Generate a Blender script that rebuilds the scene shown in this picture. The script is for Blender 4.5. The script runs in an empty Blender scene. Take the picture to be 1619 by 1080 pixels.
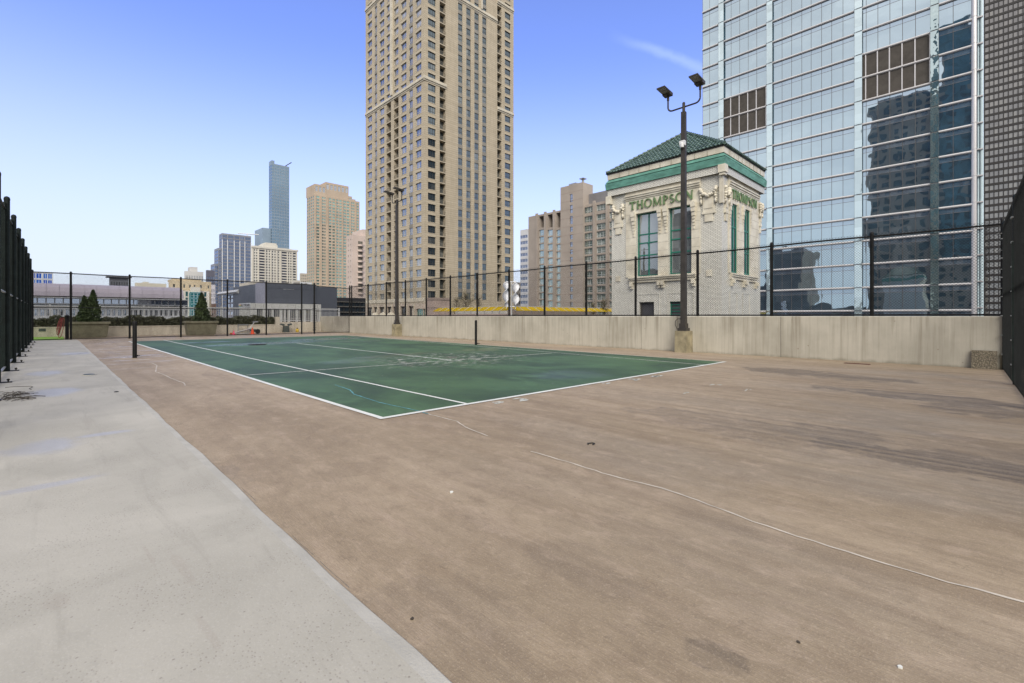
import bpy, math, random
from mathutils import Vector

SC = bpy.context.scene
COL = SC.collection
random.seed(7)

# ------------------------------------------------------------------ camera
F, Y0, H, YAW, CX = 740.0, 500.0, 1.25, math.radians(44.5), 809.5
S_, C_ = math.sin(YAW), math.cos(YAW)
cam = bpy.data.objects.new('camera', bpy.data.cameras.new('camera'))
COL.objects.link(cam)
cam.location = (0, 0, H)
cam.rotation_euler = (math.pi/2, 0, -YAW)
cam.data.sensor_width = 36
cam.data.lens = F/1619*36
cam.data.shift_y = -(540-Y0)/1619
cam.data.clip_start = 0.05
cam.data.clip_end = 6000
SC.camera = cam

# ------------------------------------------------------------------ view, world, sun
SC.view_settings.view_transform = 'Standard'
SC.view_settings.look = 'None'
SC.view_settings.gamma = 1
SC.view_settings.use_curve_mapping = False
SC.view_settings.exposure = 0.42
SUN_EL, SUN_AZ = math.radians(40), math.radians(221)     # azimuth clockwise from +Y
W = bpy.data.worlds.new('World'); SC.world = W; W.use_nodes = True


class G:
    """tiny node-graph helper"""
    def __init__(s, tree):
        s.t = tree
    def n(s, kind, props=None, **inp):
        nd = s.t.nodes.new(kind)
        for k, v in (props or {}).items():
            setattr(nd, k, v)
        for k, v in inp.items():
            key = int(k[1:]) if k[0] == 'i' and k[1:].isdigit() else k.replace('_', ' ')
            s.set(nd.inputs[key], v)
        return nd
    def set(s, sock, v):
        if isinstance(v, bpy.types.NodeSocket):
            s.t.links.new(v, sock)
        else:
            sock.default_value = v
    def math(s, op, a, b=0.0, clamp=False):
        nd = s.t.nodes.new('ShaderNodeMath'); nd.operation = op; nd.use_clamp = clamp
        s.set(nd.inputs[0], a); s.set(nd.inputs[1], b)
        return nd.outputs[0]
    def step(s, v, lo, hi, t0=0.0, t1=1.0):
        nd = s.n('ShaderNodeMapRange', {'interpolation_type': 'SMOOTHSTEP'}, Value=v)
        nd.inputs['From Min'].default_value = lo; nd.inputs['From Max'].default_value = hi
        nd.inputs['To Min'].default_value = t0; nd.inputs['To Max'].default_value = t1
        return nd.outputs[0]
    def mix(s, f, a, b, mode='MIX'):
        nd = s.t.nodes.new('ShaderNodeMix'); nd.data_type = 'RGBA'; nd.blend_type = mode
        s.set(nd.inputs[0], f); s.set(nd.inputs[6], col(a)); s.set(nd.inputs[7], col(b))
        return nd.outputs[2]
    def noise(s, vec, scale, detail=3.0, rough=0.55, dist=0.0):
        nd = s.n('ShaderNodeTexNoise', Scale=scale, Detail=detail, Roughness=rough, Distortion=dist)
        if vec is not None:
            s.t.links.new(vec, nd.inputs['Vector'])
        return nd.outputs['Fac']
    def scaled(s, vec, sx, sy, sz, loc=(0, 0, 0), rot=(0, 0, 0)):
        nd = s.n('ShaderNodeMapping', Vector=vec)
        nd.inputs['Scale'].default_value = (sx, sy, sz)
        nd.inputs['Location'].default_value = loc
        nd.inputs['Rotation'].default_value = rot
        return nd.outputs[0]


def col(c):
    if isinstance(c, bpy.types.NodeSocket):
        return c
    return (c[0], c[1], c[2], 1.0)


g = G(W.node_tree)
bg = W.node_tree.nodes['Background']
sky = g.n('ShaderNodeTexSky', {'sky_type': 'NISHITA', 'sun_disc': False, 'sun_elevation': SUN_EL,
                               'sun_rotation': SUN_AZ, 'altitude': 100.0, 'air_density': 1.0,
                               'dust_density': 0.6, 'ozone_density': 2.5})
hs = g.n('ShaderNodeVectorMath', {'operation': 'MULTIPLY'})
W.node_tree.links.new(sky.outputs[0], hs.inputs[0]); hs.inputs[1].default_value = (1.15, 1.09, 1.58)
wdir = g.n('ShaderNodeTexCoord').outputs['Generated']
# a broad bank of bright cloud overhead and behind, clear sky to the north east
dt = g.n('ShaderNodeVectorMath', {'operation': 'DOT_PRODUCT'})
W.node_tree.links.new(wdir, dt.inputs[0]); dt.inputs[1].default_value = (-0.5, -0.5, 0.70)
cn = g.noise(wdir, 2.2, 5, 0.6)
bank = g.step(g.math('ADD', dt.outputs['Value'], g.math('MULTIPLY', g.math('SUBTRACT', cn, 0.5), 0.35)), 0.10, 0.42)
cn2 = g.noise(g.scaled(wdir, 1.5, 1.5, 4.5), 1.7, 5, 0.6)
cloudcol = g.mix(g.step(cn2, 0.35, 0.7), (5.2, 5.0, 4.7), (8.2, 7.8, 7.1))
c1 = g.mix(g.math('MULTIPLY', bank, 0.92), hs.outputs[0], cloudcol)
# pale haze low on the horizon
sep = g.n('ShaderNodeSeparateXYZ', Vector=wdir)
lowh = g.step(sep.outputs['Z'], 0.0, 0.50, 0.95, 0.0)
c2 = g.mix(lowh, c1, (3.95, 4.35, 4.75))
# one thin wisp of cirrus
def pix_dir(px, py):
    r = (px-CX)/F
    v = Vector((S_+r*C_, C_-r*S_, (Y0-py)/F)); v.normalize()
    return v
wc = pix_dir(1045, 84); we = pix_dir(1110, 108)
wt = (we-wc); wt -= wc*wt.dot(wc); wt.normalize(); wn = wc.cross(wt)
def dotv(v):
    nd = g.n('ShaderNodeVectorMath', {'operation': 'DOT_PRODUCT'})
    W.node_tree.links.new(wdir, nd.inputs[0]); nd.inputs[1].default_value = tuple(v)
    return nd.outputs['Value']
al = dotv(wt); ac = dotv(wn)
wob = g.math('MULTIPLY', g.math('SUBTRACT', g.noise(wdir, 14, 4, 0.6), 0.5), 0.022)
cross = g.math('ABSOLUTE', g.math('ADD', ac, wob))
wisp = g.math('MULTIPLY', g.step(cross, 0.0, 0.013, 1, 0), g.math('MULTIPLY', g.step(al, -0.11, 0.0), g.step(al, 0.08, 0.22, 1, 0)))
wisp = g.math('MULTIPLY', wisp, g.math('MULTIPLY', g.step(dotv(wc), 0.9, 0.95), 0.38))
c3 = g.mix(wisp, c2, (3.0, 3.9, 5.2))
W.node_tree.links.new(c3, bg.inputs['Color'])
bg.inputs['Strength'].default_value = 0.15

sl = bpy.data.lights.new('sun', 'SUN'); sl.energy = 2.2; sl.angle = math.radians(32); sl.color = (1, 0.945, 0.86)
so = bpy.data.objects.new('sun', sl); COL.objects.link(so)
sd = Vector((math.sin(SUN_AZ)*math.cos(SUN_EL), math.cos(SUN_AZ)*math.cos(SUN_EL), math.sin(SUN_EL)))
so.rotation_euler = sd.to_track_quat('Z', 'Y').to_euler()
so.location = (0, 0, 60)


# ------------------------------------------------------------------ photo measuring helpers
def ray(px):
    r = (px-CX)/F
    return S_+r*C_, C_-r*S_
def at(px, d):
    a = ray(px); return a[0]*d, a[1]*d
def ground(px, py, z=0.0):
    d = F*(H-z)/(py-Y0); a = ray(px); return a[0]*d, a[1]*d
def onx(X, px, py=None):
    a = ray(px); d = X/a[0]; y = a[1]*d
    return y if py is None else (y, H+(Y0-py)*d/F)
def ony(Y, px, py=None):
    a = ray(px); d = Y/a[1]; x = a[0]*d
    return x if py is None else (x, H+(Y0-py)*d/F)
def proj(x, y, z):
    d = x*S_+y*C_; r = x*C_-y*S_
    if d < 0.01: return -9999, -9999
    return CX+F*r/d, Y0-F*(z-H)/d


# ------------------------------------------------------------------ mesh helpers
class MB:
    def __init__(s):
        s.v, s.f, s.m = [], [], []
    def poly(s, pts, mi=0):
        b = len(s.v); s.v += [tuple(p) for p in pts]; s.f.append(tuple(range(b, b+len(pts)))); s.m.append(mi)
    def box(s, x0, y0, z0, x1, y1, z1, mi=0):
        if x0 > x1: x0, x1 = x1, x0
        if y0 > y1: y0, y1 = y1, y0
        if z0 > z1: z0, z1 = z1, z0
        s.hexa([(x0, y0, z0), (x1, y0, z0), (x1, y1, z0), (x0, y1, z0),
                (x0, y0, z1), (x1, y0, z1), (x1, y1, z1), (x0, y1, z1)], mi)
    def hexa(s, p, mi=0):
        b = len(s.v); s.v += [tuple(q) for q in p]
        for f in ((3, 2, 1, 0), (4, 5, 6, 7), (0, 1, 5, 4), (1, 2, 6, 5), (2, 3, 7, 6), (3, 0, 4, 7)):
            s.f.append(tuple(b+i for i in f)); s.m.append(mi)
    def obox(s, c, u, v, w, mi=0):
        """box from centre and three half-axis vectors"""
        c, u, v, w = Vector(c), Vector(u), Vector(v), Vector(w)
        s.hexa([c-u-v-w, c+u-v-w, c+u+v-w, c-u+v-w, c-u-v+w, c+u-v+w, c+u+v+w, c-u+v+w], mi)
    def tube(s, pts, r, n=8, mi=0, caps=True):
        pts = [Vector(p) for p in pts]
        k = len(pts); rr = r if isinstance(r, (list, tuple)) else [r]*k
        rings = []
        up = None
        for i, p in enumerate(pts):
            t = (pts[min(i+1, k-1)]-pts[max(i-1, 0)])
            if t.length < 1e-9: t = Vector((0, 0, 1))
            t.normalize()
            if up is None or abs(up.dot(t)) > 0.98:
                up = Vector((0, 0, 1)) if abs(t.z) < 0.9 else Vector((1, 0, 0))
            a = t.cross(up).normalized(); b_ = t.cross(a).normalized(); up = -b_ if False else up
            base = len(s.v)
            for j in range(n):
                an = 2*math.pi*j/n
                s.v.append(tuple(p+a*(math.cos(an)*rr[i])+b_*(math.sin(an)*rr[i])))
            rings.append(base)
        for i in range(k-1):
            for j in range(n):
                s.f.append((rings[i]+j, rings[i]+(j+1) % n, rings[i+1]+(j+1) % n, rings[i+1]+j)); s.m.append(mi)
        if caps:
            s.f.append(tuple(rings[0]+j for j in reversed(range(n)))); s.m.append(mi)
            s.f.append(tuple(rings[-1]+j for j in range(n))); s.m.append(mi)
    def lathe(s, prof, c=(0, 0, 0), n=16, mi=0):
        rings = []
        for r, z in prof:
            base = len(s.v)
            for j in range(n):
                an = 2*math.pi*j/n
                s.v.append((c[0]+math.cos(an)*r, c[1]+math.sin(an)*r, c[2]+z))
            rings.append(base)
        for i in range(len(rings)-1):
            for j in range(n):
                s.f.append((rings[i]+j, rings[i]+(j+1) % n, rings[i+1]+(j+1) % n, rings[i+1]+j)); s.m.append(mi)
        s.f.append(tuple(rings[0]+j for j in reversed(range(n)))); s.m.append(mi)
        s.f.append(tuple(rings[-1]+j for j in range(n))); s.m.append(mi)
    def prism(s, pts, h, mi=0):
        """flat polygon pts (x,y,z) pushed by vector h"""
        h = Vector(h); b = len(s.v); n = len(pts)
        s.v += [tuple(p) for p in pts] + [tuple(Vector(p)+h) for p in pts]
        s.f.append(tuple(range(b, b+n))); s.m.append(mi)
        s.f.append(tuple(range(b+2*n-1, b+n-1, -1))); s.m.append(mi)
        for i in range(n):
            j = (i+1) % n
            s.f.append((b+i, b+n+i, b+n+j, b+j)); s.m.append(mi)
    def mesh(s, name, mats, smooth=False, fix=True):
        me = bpy.data.meshes.new(name)
        me.from_pydata(s.v, [], s.f)
        for m in (mats if isinstance(mats, (list, tuple)) else [mats]):
            me.materials.append(m)
        me.polygons.foreach_set('material_index', s.m)
        if smooth:
            me.polygons.foreach_set('use_smooth', [True]*len(s.f))
        if fix:
            import bmesh
            bm = bmesh.new(); bm.from_mesh(me); bmesh.ops.recalc_face_normals(bm, faces=bm.faces); bm.to_mesh(me); bm.free()
        me.update()
        return me
    def build(s, name, mats, parent=None, smooth=False, fix=True):
        """vertices are in world space; a parent (unrotated, unscaled) is subtracted"""
        if parent is not None:
            o = worldloc(parent)
            s.v = [(a-o[0], b-o[1], c-o[2]) for a, b, c in s.v]
        ob = bpy.data.objects.new(name, s.mesh(name, mats, smooth, fix))
        COL.objects.link(ob)
        if parent is not None: ob.parent = parent
        return ob


def worldloc(o):
    v = Vector((0, 0, 0))
    while o is not None:
        v += o.location; o = o.parent
    return v
def tag(o, label=None, cat=None, group=None, kind=None):
    if label: o['label'] = label
    if cat: o['category'] = cat
    if group: o['group'] = group
    if kind: o['kind'] = kind
    return o
def thing(name, label, cat, loc=(0, 0, 0), group=None):
    o = bpy.data.objects.new(name, None); COL.objects.link(o); o.location = loc
    o.empty_display_size = 0.2
    return tag(o, label, cat, group)
def copy_thing(o, loc, label):
    c = o.copy(); COL.objects.link(c); c.location = loc; c['label'] = label
    for ch in o.children:
        d = ch.copy(); COL.objects.link(d); d.parent = c
        for gch in ch.children:
            e = gch.copy(); COL.objects.link(e); e.parent = d
    return c


# ------------------------------------------------------------------ materials
def mat_base(name):
    m = bpy.data.materials.new(name); m.use_nodes = True
    return m, G(m.node_tree), m.node_tree.nodes['Principled BSDF']
def mk(name, c, rough=0.6, var=0.18, scale=2.0, metal=0.0, bump=0.0, bscale=40.0, spec=0.5, stretch=(1, 1, 1), dark=None):
    m, g, p = mat_base(name)
    pos = g.n('ShaderNodeNewGeometry').outputs['Position']
    v = g.scaled(pos, *stretch)
    n1 = g.noise(v, scale, 5, 0.6)
    d = dark or tuple(x*(1-2*var) for x in c)
    l = tuple(min(1, x*(1+var*0.8)) for x in c)
    g.set(p.inputs['Base Color'], g.mix(g.step(n1, 0.25, 0.75), d, l))
    g.set(p.inputs['Roughness'], g.step(n1, 0.2, 0.8, min(1, rough+0.08), max(0.02, rough-0.08)))
    p.inputs['Metallic'].default_value = metal
    p.inputs['Specular IOR Level'].default_value = spec
    if bump:
        b = g.n('ShaderNodeBump', Strength=bump, Height=g.noise(pos, bscale, 3, 0.6)); b.inputs['Distance'].default_value = 0.02
        g.set(p.inputs['Normal'], b.outputs[0])
    return m
def mk_glass(name, c=(0.03, 0.045, 0.055), tint=(0.85, 0.93, 1.0), refl=0.35, wave=0.0, blinds=0.25, cell=(1.5, 1.5, 1.5), bright=(0.35, 0.36, 0.35), wscale=0.5):
    """window glass: dim room with some blinds behind, mirrored surroundings in front"""
    m, g, p = mat_base(name)
    out = m.node_tree.nodes['Material Output']
    pos = g.n('ShaderNodeNewGeometry').outputs['Position']
    sn = g.n('ShaderNodeVectorMath', {'operation': 'SNAP'}); m.node_tree.links.new(pos, sn.inputs[0]); sn.inputs[1].default_value = cell
    wn = g.n('ShaderNodeTexWhiteNoise', Vector=sn.outputs[0])
    blind_mask = g.step(wn.outputs['Value'], 1-blinds-0.02, 1-blinds+0.1) if blinds > 0 else 0.0  # random cells that get the pale blind colour
    base = g.mix(blind_mask, c, bright) if blinds > 0 else col(c)
    base = g.mix(g.math('MULTIPLY', wn.outputs['Value'], 0.6), base, tuple(x*0.35 for x in c))
    df = g.n('ShaderNodeBsdfDiffuse', Color=base)
    gl = g.n('ShaderNodeBsdfGlossy', Color=col(tint), Roughness=0.015)
    if wave:
        b = g.n('ShaderNodeBump', Strength=1.0, Height=g.noise(pos, wscale, 2, 0.5)); b.inputs['Distance'].default_value = wave
        g.set(gl.inputs['Normal'], b.outputs[0])
    lw = g.n('ShaderNodeLayerWeight', Blend=0.35)
    f = g.math('ADD', refl, g.math('MULTIPLY', lw.outputs['Fresnel'], 1-refl), True)
    mx = g.n('ShaderNodeMixShader', Fac=f)
    m.node_tree.links.new(df.outputs[0], mx.inputs[1]); m.node_tree.links.new(gl.outputs[0], mx.inputs[2])
    m.node_tree.links.new(mx.outputs[0], out.inputs['Surface'])
    return m
def mk_brick(name, c1, c2, mortar, bw, bh, mw, rough=0.5, bump=0.3, off=0.5, var=0.2):
    m, g, p = mat_base(name)
    pos = g.n('ShaderNodeNewGeometry').outputs['Position']
    sp = g.n('ShaderNodeSeparateXYZ', Vector=pos)
    uv = g.n('ShaderNodeCombineXYZ', X=g.math('ADD', sp.outputs['X'], sp.outputs['Y']), Y=sp.outputs['Z'])
    br = g.n('ShaderNodeTexBrick', {'offset': off}, Vector=uv.outputs[0], Color1=col(c1), Color2=col(c2), Mortar=col(mortar), Scale=1.0)
    br.inputs['Mortar Size'].default_value = mw; br.inputs['Brick Width'].default_value = bw; br.inputs['Row Height'].default_value = bh
    br.inputs['Mortar Smooth'].default_value = 0.1; br.inputs['Bias'].default_value = 0.0
    n1 = g.noise(pos, 0.7, 5, 0.65)
    n2 = g.noise(g.scaled(pos, 1.6, 1.6, 0.12), 1.0, 4, 0.6)
    dirt = g.math('MULTIPLY', g.step(g.math('MULTIPLY', n1, g.math('MULTIPLY', n2, 2.0)), 0.35, 0.75), var)
    g.set(p.inputs['Base Color'], g.mix(dirt, br.outputs['Color'], tuple(x*0.5 for x in c1)))
    p.inputs['Roughness'].default_value = rough
    if bump:
        b = g.n('ShaderNodeBump', {'invert': True}, Strength=bump, Height=br.outputs['Fac']); b.inputs['Distance'].default_value = 0.01
        g.set(p.inputs['Normal'], b.outputs[0])
    return m


M = {}
M['black_metal'] = mk('black_metal', (0.013, 0.013, 0.013), 0.6, 0.2, 6, spec=0.25)
M['green_metal'] = mk('green_metal', (0.010, 0.017, 0.015), 0.55, 0.25, 5, spec=0.25)
M['wire'] = mk('wire', (0.010, 0.011, 0.011), 0.8, 0.1, 4, spec=0.1)
M['wire_green'] = mk('wire_green', (0.008, 0.014, 0.012), 0.8, 0.1, 4, spec=0.1)
M['bronze'] = mk('bronze', (0.045, 0.039, 0.034), 0.55, 0.25, 3)
M['lens_grey'] = mk('lens_grey', (0.17, 0.17, 0.165), 0.35, 0.1, 8)
M['white_plastic'] = mk('white_plastic', (0.7, 0.7, 0.7), 0.4, 0.05, 5)
M['galv'] = mk('galv', (0.42, 0.43, 0.43), 0.4, 0.15, 9, metal=0.6)
M['silver'] = mk('silver', (0.5, 0.5, 0.5), 0.35, 0.15, 9, metal=0.5)
M['rubber'] = mk('rubber', (0.02, 0.02, 0.02), 0.7, 0.2, 9)
M['pink'] = mk('pink', (0.85, 0.10, 0.20), 0.5, 0.05, 5)
M['orange'] = mk('orange', (0.85, 0.09, 0.02), 0.5, 0.05, 5)
M['hose'] = mk('hose', (0.36, 0.09, 0.08), 0.6, 0.15, 8)
M['yellow'] = mk('yellow', (0.65, 0.45, 0.06), 0.5, 0.1, 5)
M['bin'] = mk('bin', (0.07, 0.085, 0.08), 0.6, 0.15, 5)
M['planter'] = mk('planter', (0.20, 0.188, 0.128), 0.8, 0.15, 3, bump=0.2)
M['soil'] = mk('soil', (0.05, 0.04, 0.03), 0.95, 0.2, 20)
M['turf'] = mk('turf', (0.22, 0.42, 0.04), 0.8, 0.2, 30)
M['twig'] = mk('twig', (0.06, 0.05, 0.04), 0.9, 0.2, 30)
M['rail_grey'] = mk('rail_grey', (0.50, 0.50, 0.49), 0.5, 0.08, 3)
M['trunk'] = mk('trunk', (0.10, 0.08, 0.06), 0.9, 0.25, 6)
M['roof_grey'] = mk('roof_grey', (0.3, 0.3, 0.3), 0.85, 0.15, 0.5)


def mk_concrete_wall():
    m, g, p = mat_base('wall_concrete')
    pos = g.n('ShaderNodeNewGeometry').outputs['Position']
    sp = g.n('ShaderNodeSeparateXYZ', Vector=pos)
    base = g.mix(g.step(g.noise(pos, 0.6, 5, 0.6), 0.3, 0.7), (0.385, 0.36, 0.295), (0.55, 0.515, 0.43))
    # run-down streaks that start under the coping and thin out downwards
    st = g.noise(g.scaled(pos, 3.2, 3.2, 0.10), 1.6, 5, 0.65, 0.3)
    st2 = g.noise(g.scaled(pos, 9.0, 9.0, 0.35), 1.3, 4, 0.65)
    hgt = g.step(sp.outputs['Z'], 0.1, 1.25, 0.35, 1.0)
    base = g.mix(g.math('MULTIPLY', g.step(st, 0.50, 0.68), g.math('MULTIPLY', hgt, 0.62)), base, (0.20, 0.17, 0.12))
    base = g.mix(g.math('MULTIPLY', g.step(st2, 0.52, 0.72), 0.35), base, (0.66, 0.62, 0.53))
    base = g.mix(g.math('MULTIPLY', g.step(st2, 0.50, 0.30), 0.30), base, (0.22, 0.195, 0.15))
    lowd = g.math('MULTIPLY', g.step(g.math('ADD', sp.outputs['Z'], g.math('MULTIPLY', g.noise(pos, 3, 4, 0.6), 0.22)), 0.20, 0.06), 0.6)
    base = g.mix(lowd, base, (0.13, 0.12, 0.075))
    # small pits and rust spots
    vo = g.n('ShaderNodeTexVoronoi', Vector=pos, Scale=3.1)
    pit = g.math('MULTIPLY', g.step(vo.outputs['Distance'], 0.075, 0.035), 0.55)
    base = g.mix(pit, base, (0.16, 0.11, 0.075))
    fine = g.noise(pos, 60, 3, 0.6)
    base = g.mix(g.math('MULTIPLY', fine, 0.25), base, (0.25, 0.22, 0.17))
    g.set(p.inputs['Base Color'], base)
    p.inputs['Roughness'].default_value = 0.85
    b = g.n('ShaderNodeBump', Strength=0.35, Height=g.math('ADD', fine, g.noise(pos, 7, 4, 0.6))); b.inputs['Distance'].default_value = 0.008
    g.set(p.inputs['Normal'], b.outputs[0])
    return m
M['wall_concrete'] = mk_concrete_wall()


def blob_mask(g, pos, x, y, rx, ry, rot=0.0, wob=0.5, scale=2.0, lo=1.0, hi=0.45):
    """soft irregular ellipse on the ground"""
    mp = g.n('ShaderNodeMapping', {'vector_type': 'TEXTURE'}, Vector=pos)
    mp.inputs['Location'].default_value = (x, y, 0); mp.inputs['Rotation'].default_value = (0, 0, rot); mp.inputs['Scale'].default_value = (rx, ry, 1000)
    ln = g.n('ShaderNodeVectorMath', {'operation': 'LENGTH'}, Vector=mp.outputs[0]).outputs['Value'] if False else None
    nd = g.t.nodes.new('ShaderNodeVectorMath'); nd.operation = 'LENGTH'; g.t.links.new(mp.outputs[0], nd.inputs[0])
    d = g.math('ADD', nd.outputs['Value'], g.math('MULTIPLY', g.math('SUBTRACT', g.noise(pos, scale, 5, 0.65), 0.5), wob*2))
    return g.step(d, lo, hi)
def gb(px, py):
    return ground(px, py)


def mk_tan():
    m, g, p = mat_base('tan_concrete')
    pos = g.n('ShaderNodeNewGeometry').outputs['Position']
    sp = g.n('ShaderNodeSeparateXYZ', Vector=pos)
    big = g.noise(g.scaled(pos, 1.0, 0.45, 1), 0.55, 5, 0.6, 0.4)
    base = g.mix(g.step(big, 0.30, 0.70), TAN_D, TAN_L)
    # long brush-shaped streaks running with the court, stronger in the south east corner
    st = g.noise(g.scaled(pos, 1.9, 0.16, 1, rot=(0, 0, 0.03)), 1.5, 6, 0.62, 0.25)
    st2 = g.noise(g.scaled(pos, 5.0, 0.30, 1, loc=(3, 1, 0)), 1.5, 4, 0.6, 0.3)
    reg = g.math('MULTIPLY', g.step(sp.outputs['Y'], 6.5, 0.6), g.step(sp.outputs['X'], 0.6, 5.0))
    amt = g.math('ADD', 0.24, g.math('MULTIPLY', reg, 0.55))
    base = g.mix(g.math('MULTIPLY', g.step(st, 0.46, 0.66), amt), base, (0.15, 0.105, 0.065))
    base = g.mix(g.math('MULTIPLY', g.step(st2, 0.50, 0.72), g.math('MULTIPLY', amt, 0.7)), base, (0.20, 0.135, 0.08))
    base = g.mix(g.math('MULTIPLY', g.step(st2, 0.46, 0.28), 0.25), base, (0.47, 0.36, 0.275))
    # tight parallel squeegee marks and hard edged film left by drying water
    st3 = g.noise(g.scaled(pos, 9.0, 0.16, 1, loc=(1, 7, 0), rot=(0, 0, 0.03)), 1.2, 5, 0.65, 0.15)
    base = g.mix(g.math('MULTIPLY', g.step(st3, 0.47, 0.60), g.math('ADD', 0.08, g.math('MULTIPLY', reg, 0.38))), base, (0.185, 0.14, 0.098))
    base = g.mix(g.math('MULTIPLY', reg, 0.42), base, (0.225, 0.175, 0.112))
    hard = g.noise(g.scaled(pos, 1.3, 0.42, 1, loc=(11, 5, 0)), 1.1, 9, 0.62, 0.6)
    base = g.mix(g.math('MULTIPLY', g.step(hard, 0.555, 0.575), 0.26), base, (0.175, 0.13, 0.088))
    hard2 = g.noise(g.scaled(pos, 0.9, 0.5, 1, loc=(2, 15, 0)), 1.7, 9, 0.62, 0.6)
    base = g.mix(g.math('MULTIPLY', g.step(hard2, 0.60, 0.615), 0.20), base, (0.44, 0.35, 0.27))
    hair = g.math('ABSOLUTE', g.math('SUBTRACT', g.noise(g.scaled(pos, 1, .7, 1, loc=(3, 9, 0)), 0.55, 6, 0.6, 0.3), 0.5))
    base = g.mix(g.math('MULTIPLY', g.step(hair, 0.0022, 0.0006), 0.22), base, (0.10, 0.075, 0.055))
    # blotches
    bl = g.noise(pos, 2.3, 6, 0.7, 0.5)
    base = g.mix(g.math('MULTIPLY', g.step(bl, 0.55, 0.70), 0.22), base, (0.165, 0.12, 0.08))
    # greyish worn film towards the far right
    base = g.mix(g.math('MULTIPLY', g.math('MULTIPLY', reg, g.step(g.noise(g.scaled(pos, 0.8, 0.3, 1, loc=(9, 4, 0)), 0.8, 4, 0.6), 0.45, 0.65)), 0.45), base, (0.25, 0.225, 0.19))
    wet = None
    for (px, py, rx, ry, a) in ((1250, 588, 0.75, 1.1, 0.8), (1345, 597, 0.5, 1.2, 0.75), (1480, 630, 0.5, 1.7, 0.75), (1545, 648, 0.7, 0.6, 0.7),
                                (1590, 745, 0.45, 1.5, 0.85), (1320, 687, 0.45, 0.6, 0.5), (1195, 680, 0.6, 0.7, 0.45), (1090, 660, 0.5, 0.9, 0.35),
                                (915, 890, 0.22, 0.35, 0.18), (1125, 1035, 0.10, 0.12, 0.5), (310, 760, 0.35, 0.9, 0.3), (680, 1000, 0.4, 0.5, 0.2), (1180, 880, 0.5, 0.8, 0.12)):
        x, y = gb(px, py)
        k = blob_mask(g, pos, x, y, rx, ry, 0.0, 1.0, 2.2, 1.0, 0.72)
        k = g.math('MULTIPLY', k, g.math('MULTIPLY', g.step(st3, 0.36, 0.56, 0.45, 1.0), a*0.95))
        wet = k if wet is None else g.math('MAXIMUM', wet, k)
    base = g.mix(wet, base, (0.066, 0.052, 0.040))
    mm = g.noise(g.scaled(pos, 1, .6, 1, loc=(5, 2, 0)), 7.0, 6, 0.72, 0.4)
    base = g.mix(g.math('MULTIPLY', g.step(mm, 0.50, 0.68), 0.38), base, (0.19, 0.14, 0.095))
    base = g.mix(g.math('MULTIPLY', g.step(mm, 0.50, 0.32), 0.28), base, (0.50, 0.395, 0.30))
    # pale spilt-paint flecks and dark pits
    vo = g.n('ShaderNodeTexVoronoi', Vector=pos, Scale=9.0)
    fl = g.math('MULTIPLY', g.step(vo.outputs['Distance'], 0.085, 0.05), g.step(g.noise(pos, 0.9, 2), 0.55, 0.62))
    base = g.mix(g.math('MULTIPLY', fl, 0.6), base, (0.10, 0.085, 0.07))
    vo2 = g.n('ShaderNodeTexVoronoi', Vector=g.scaled(pos, 1, 1, 1, loc=(4.3, 1.7, 0)), Scale=1.3)
    fl2 = g.step(vo2.outputs['Distance'], 0.035, 0.02)
    base = g.mix(g.math('MULTIPLY', fl2, 0.25), base, (0.55, 0.53, 0.5))
    # broomed grain
    gr = g.noise(g.scaled(pos, 160, 14, 1, rot=(0, 0, 0.5)), 1.0, 3, 0.7)
    gr2 = g.noise(pos, 95, 3, 0.7)
    base = g.mix(g.math('MULTIPLY', g.step(gr, 0.40, 0.62), 0.32), base, (0.17, 0.128, 0.085))
    base = g.mix(g.math('MULTIPLY', g.step(gr2, 0.54, 0.66), 0.26), base, (0.54, 0.44, 0.33))
    gr3 = g.noise(g.scaled(pos, 1, .7, 1), 34, 4, 0.75)
    base = g.mix(g.math('MULTIPLY', g.step(gr3, 0.56, 0.68), 0.26), base, (0.15, 0.115, 0.08))
    base = g.mix(g.math('MULTIPLY', g.step(gr3, 0.42, 0.33), 0.20), base, (0.50, 0.41, 0.31))
    g.set(p.inputs['Base Color'], base)
    # damp film far away near the court
    damp = g.math('MULTIPLY', g.step(sp.outputs['Y'], 11, 20), g.step(g.noise(g.scaled(pos, 0.5, 1.6, 1, loc=(2, 0, 0)), 1.2, 4, 0.6), 0.52, 0.64))
    g.set(p.inputs['Roughness'], g.math('SUBTRACT', g.math('SUBTRACT', 0.72, g.math('MULTIPLY', wet, 0.25)), g.math('MULTIPLY', damp, 0.55)))
    p.inputs['Specular IOR Level'].default_value = 0.4
    b = g.n('ShaderNodeBump', Strength=0.5, Height=g.math('ADD', gr, gr2)); b.inputs['Distance'].default_value = 0.006
    g.set(p.inputs['Normal'], b.outputs[0])
    return m
TAN_L, TAN_D = (0.402, 0.320, 0.226), (0.265, 0.206, 0.136)
M['tan'] = mk_tan()


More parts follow.
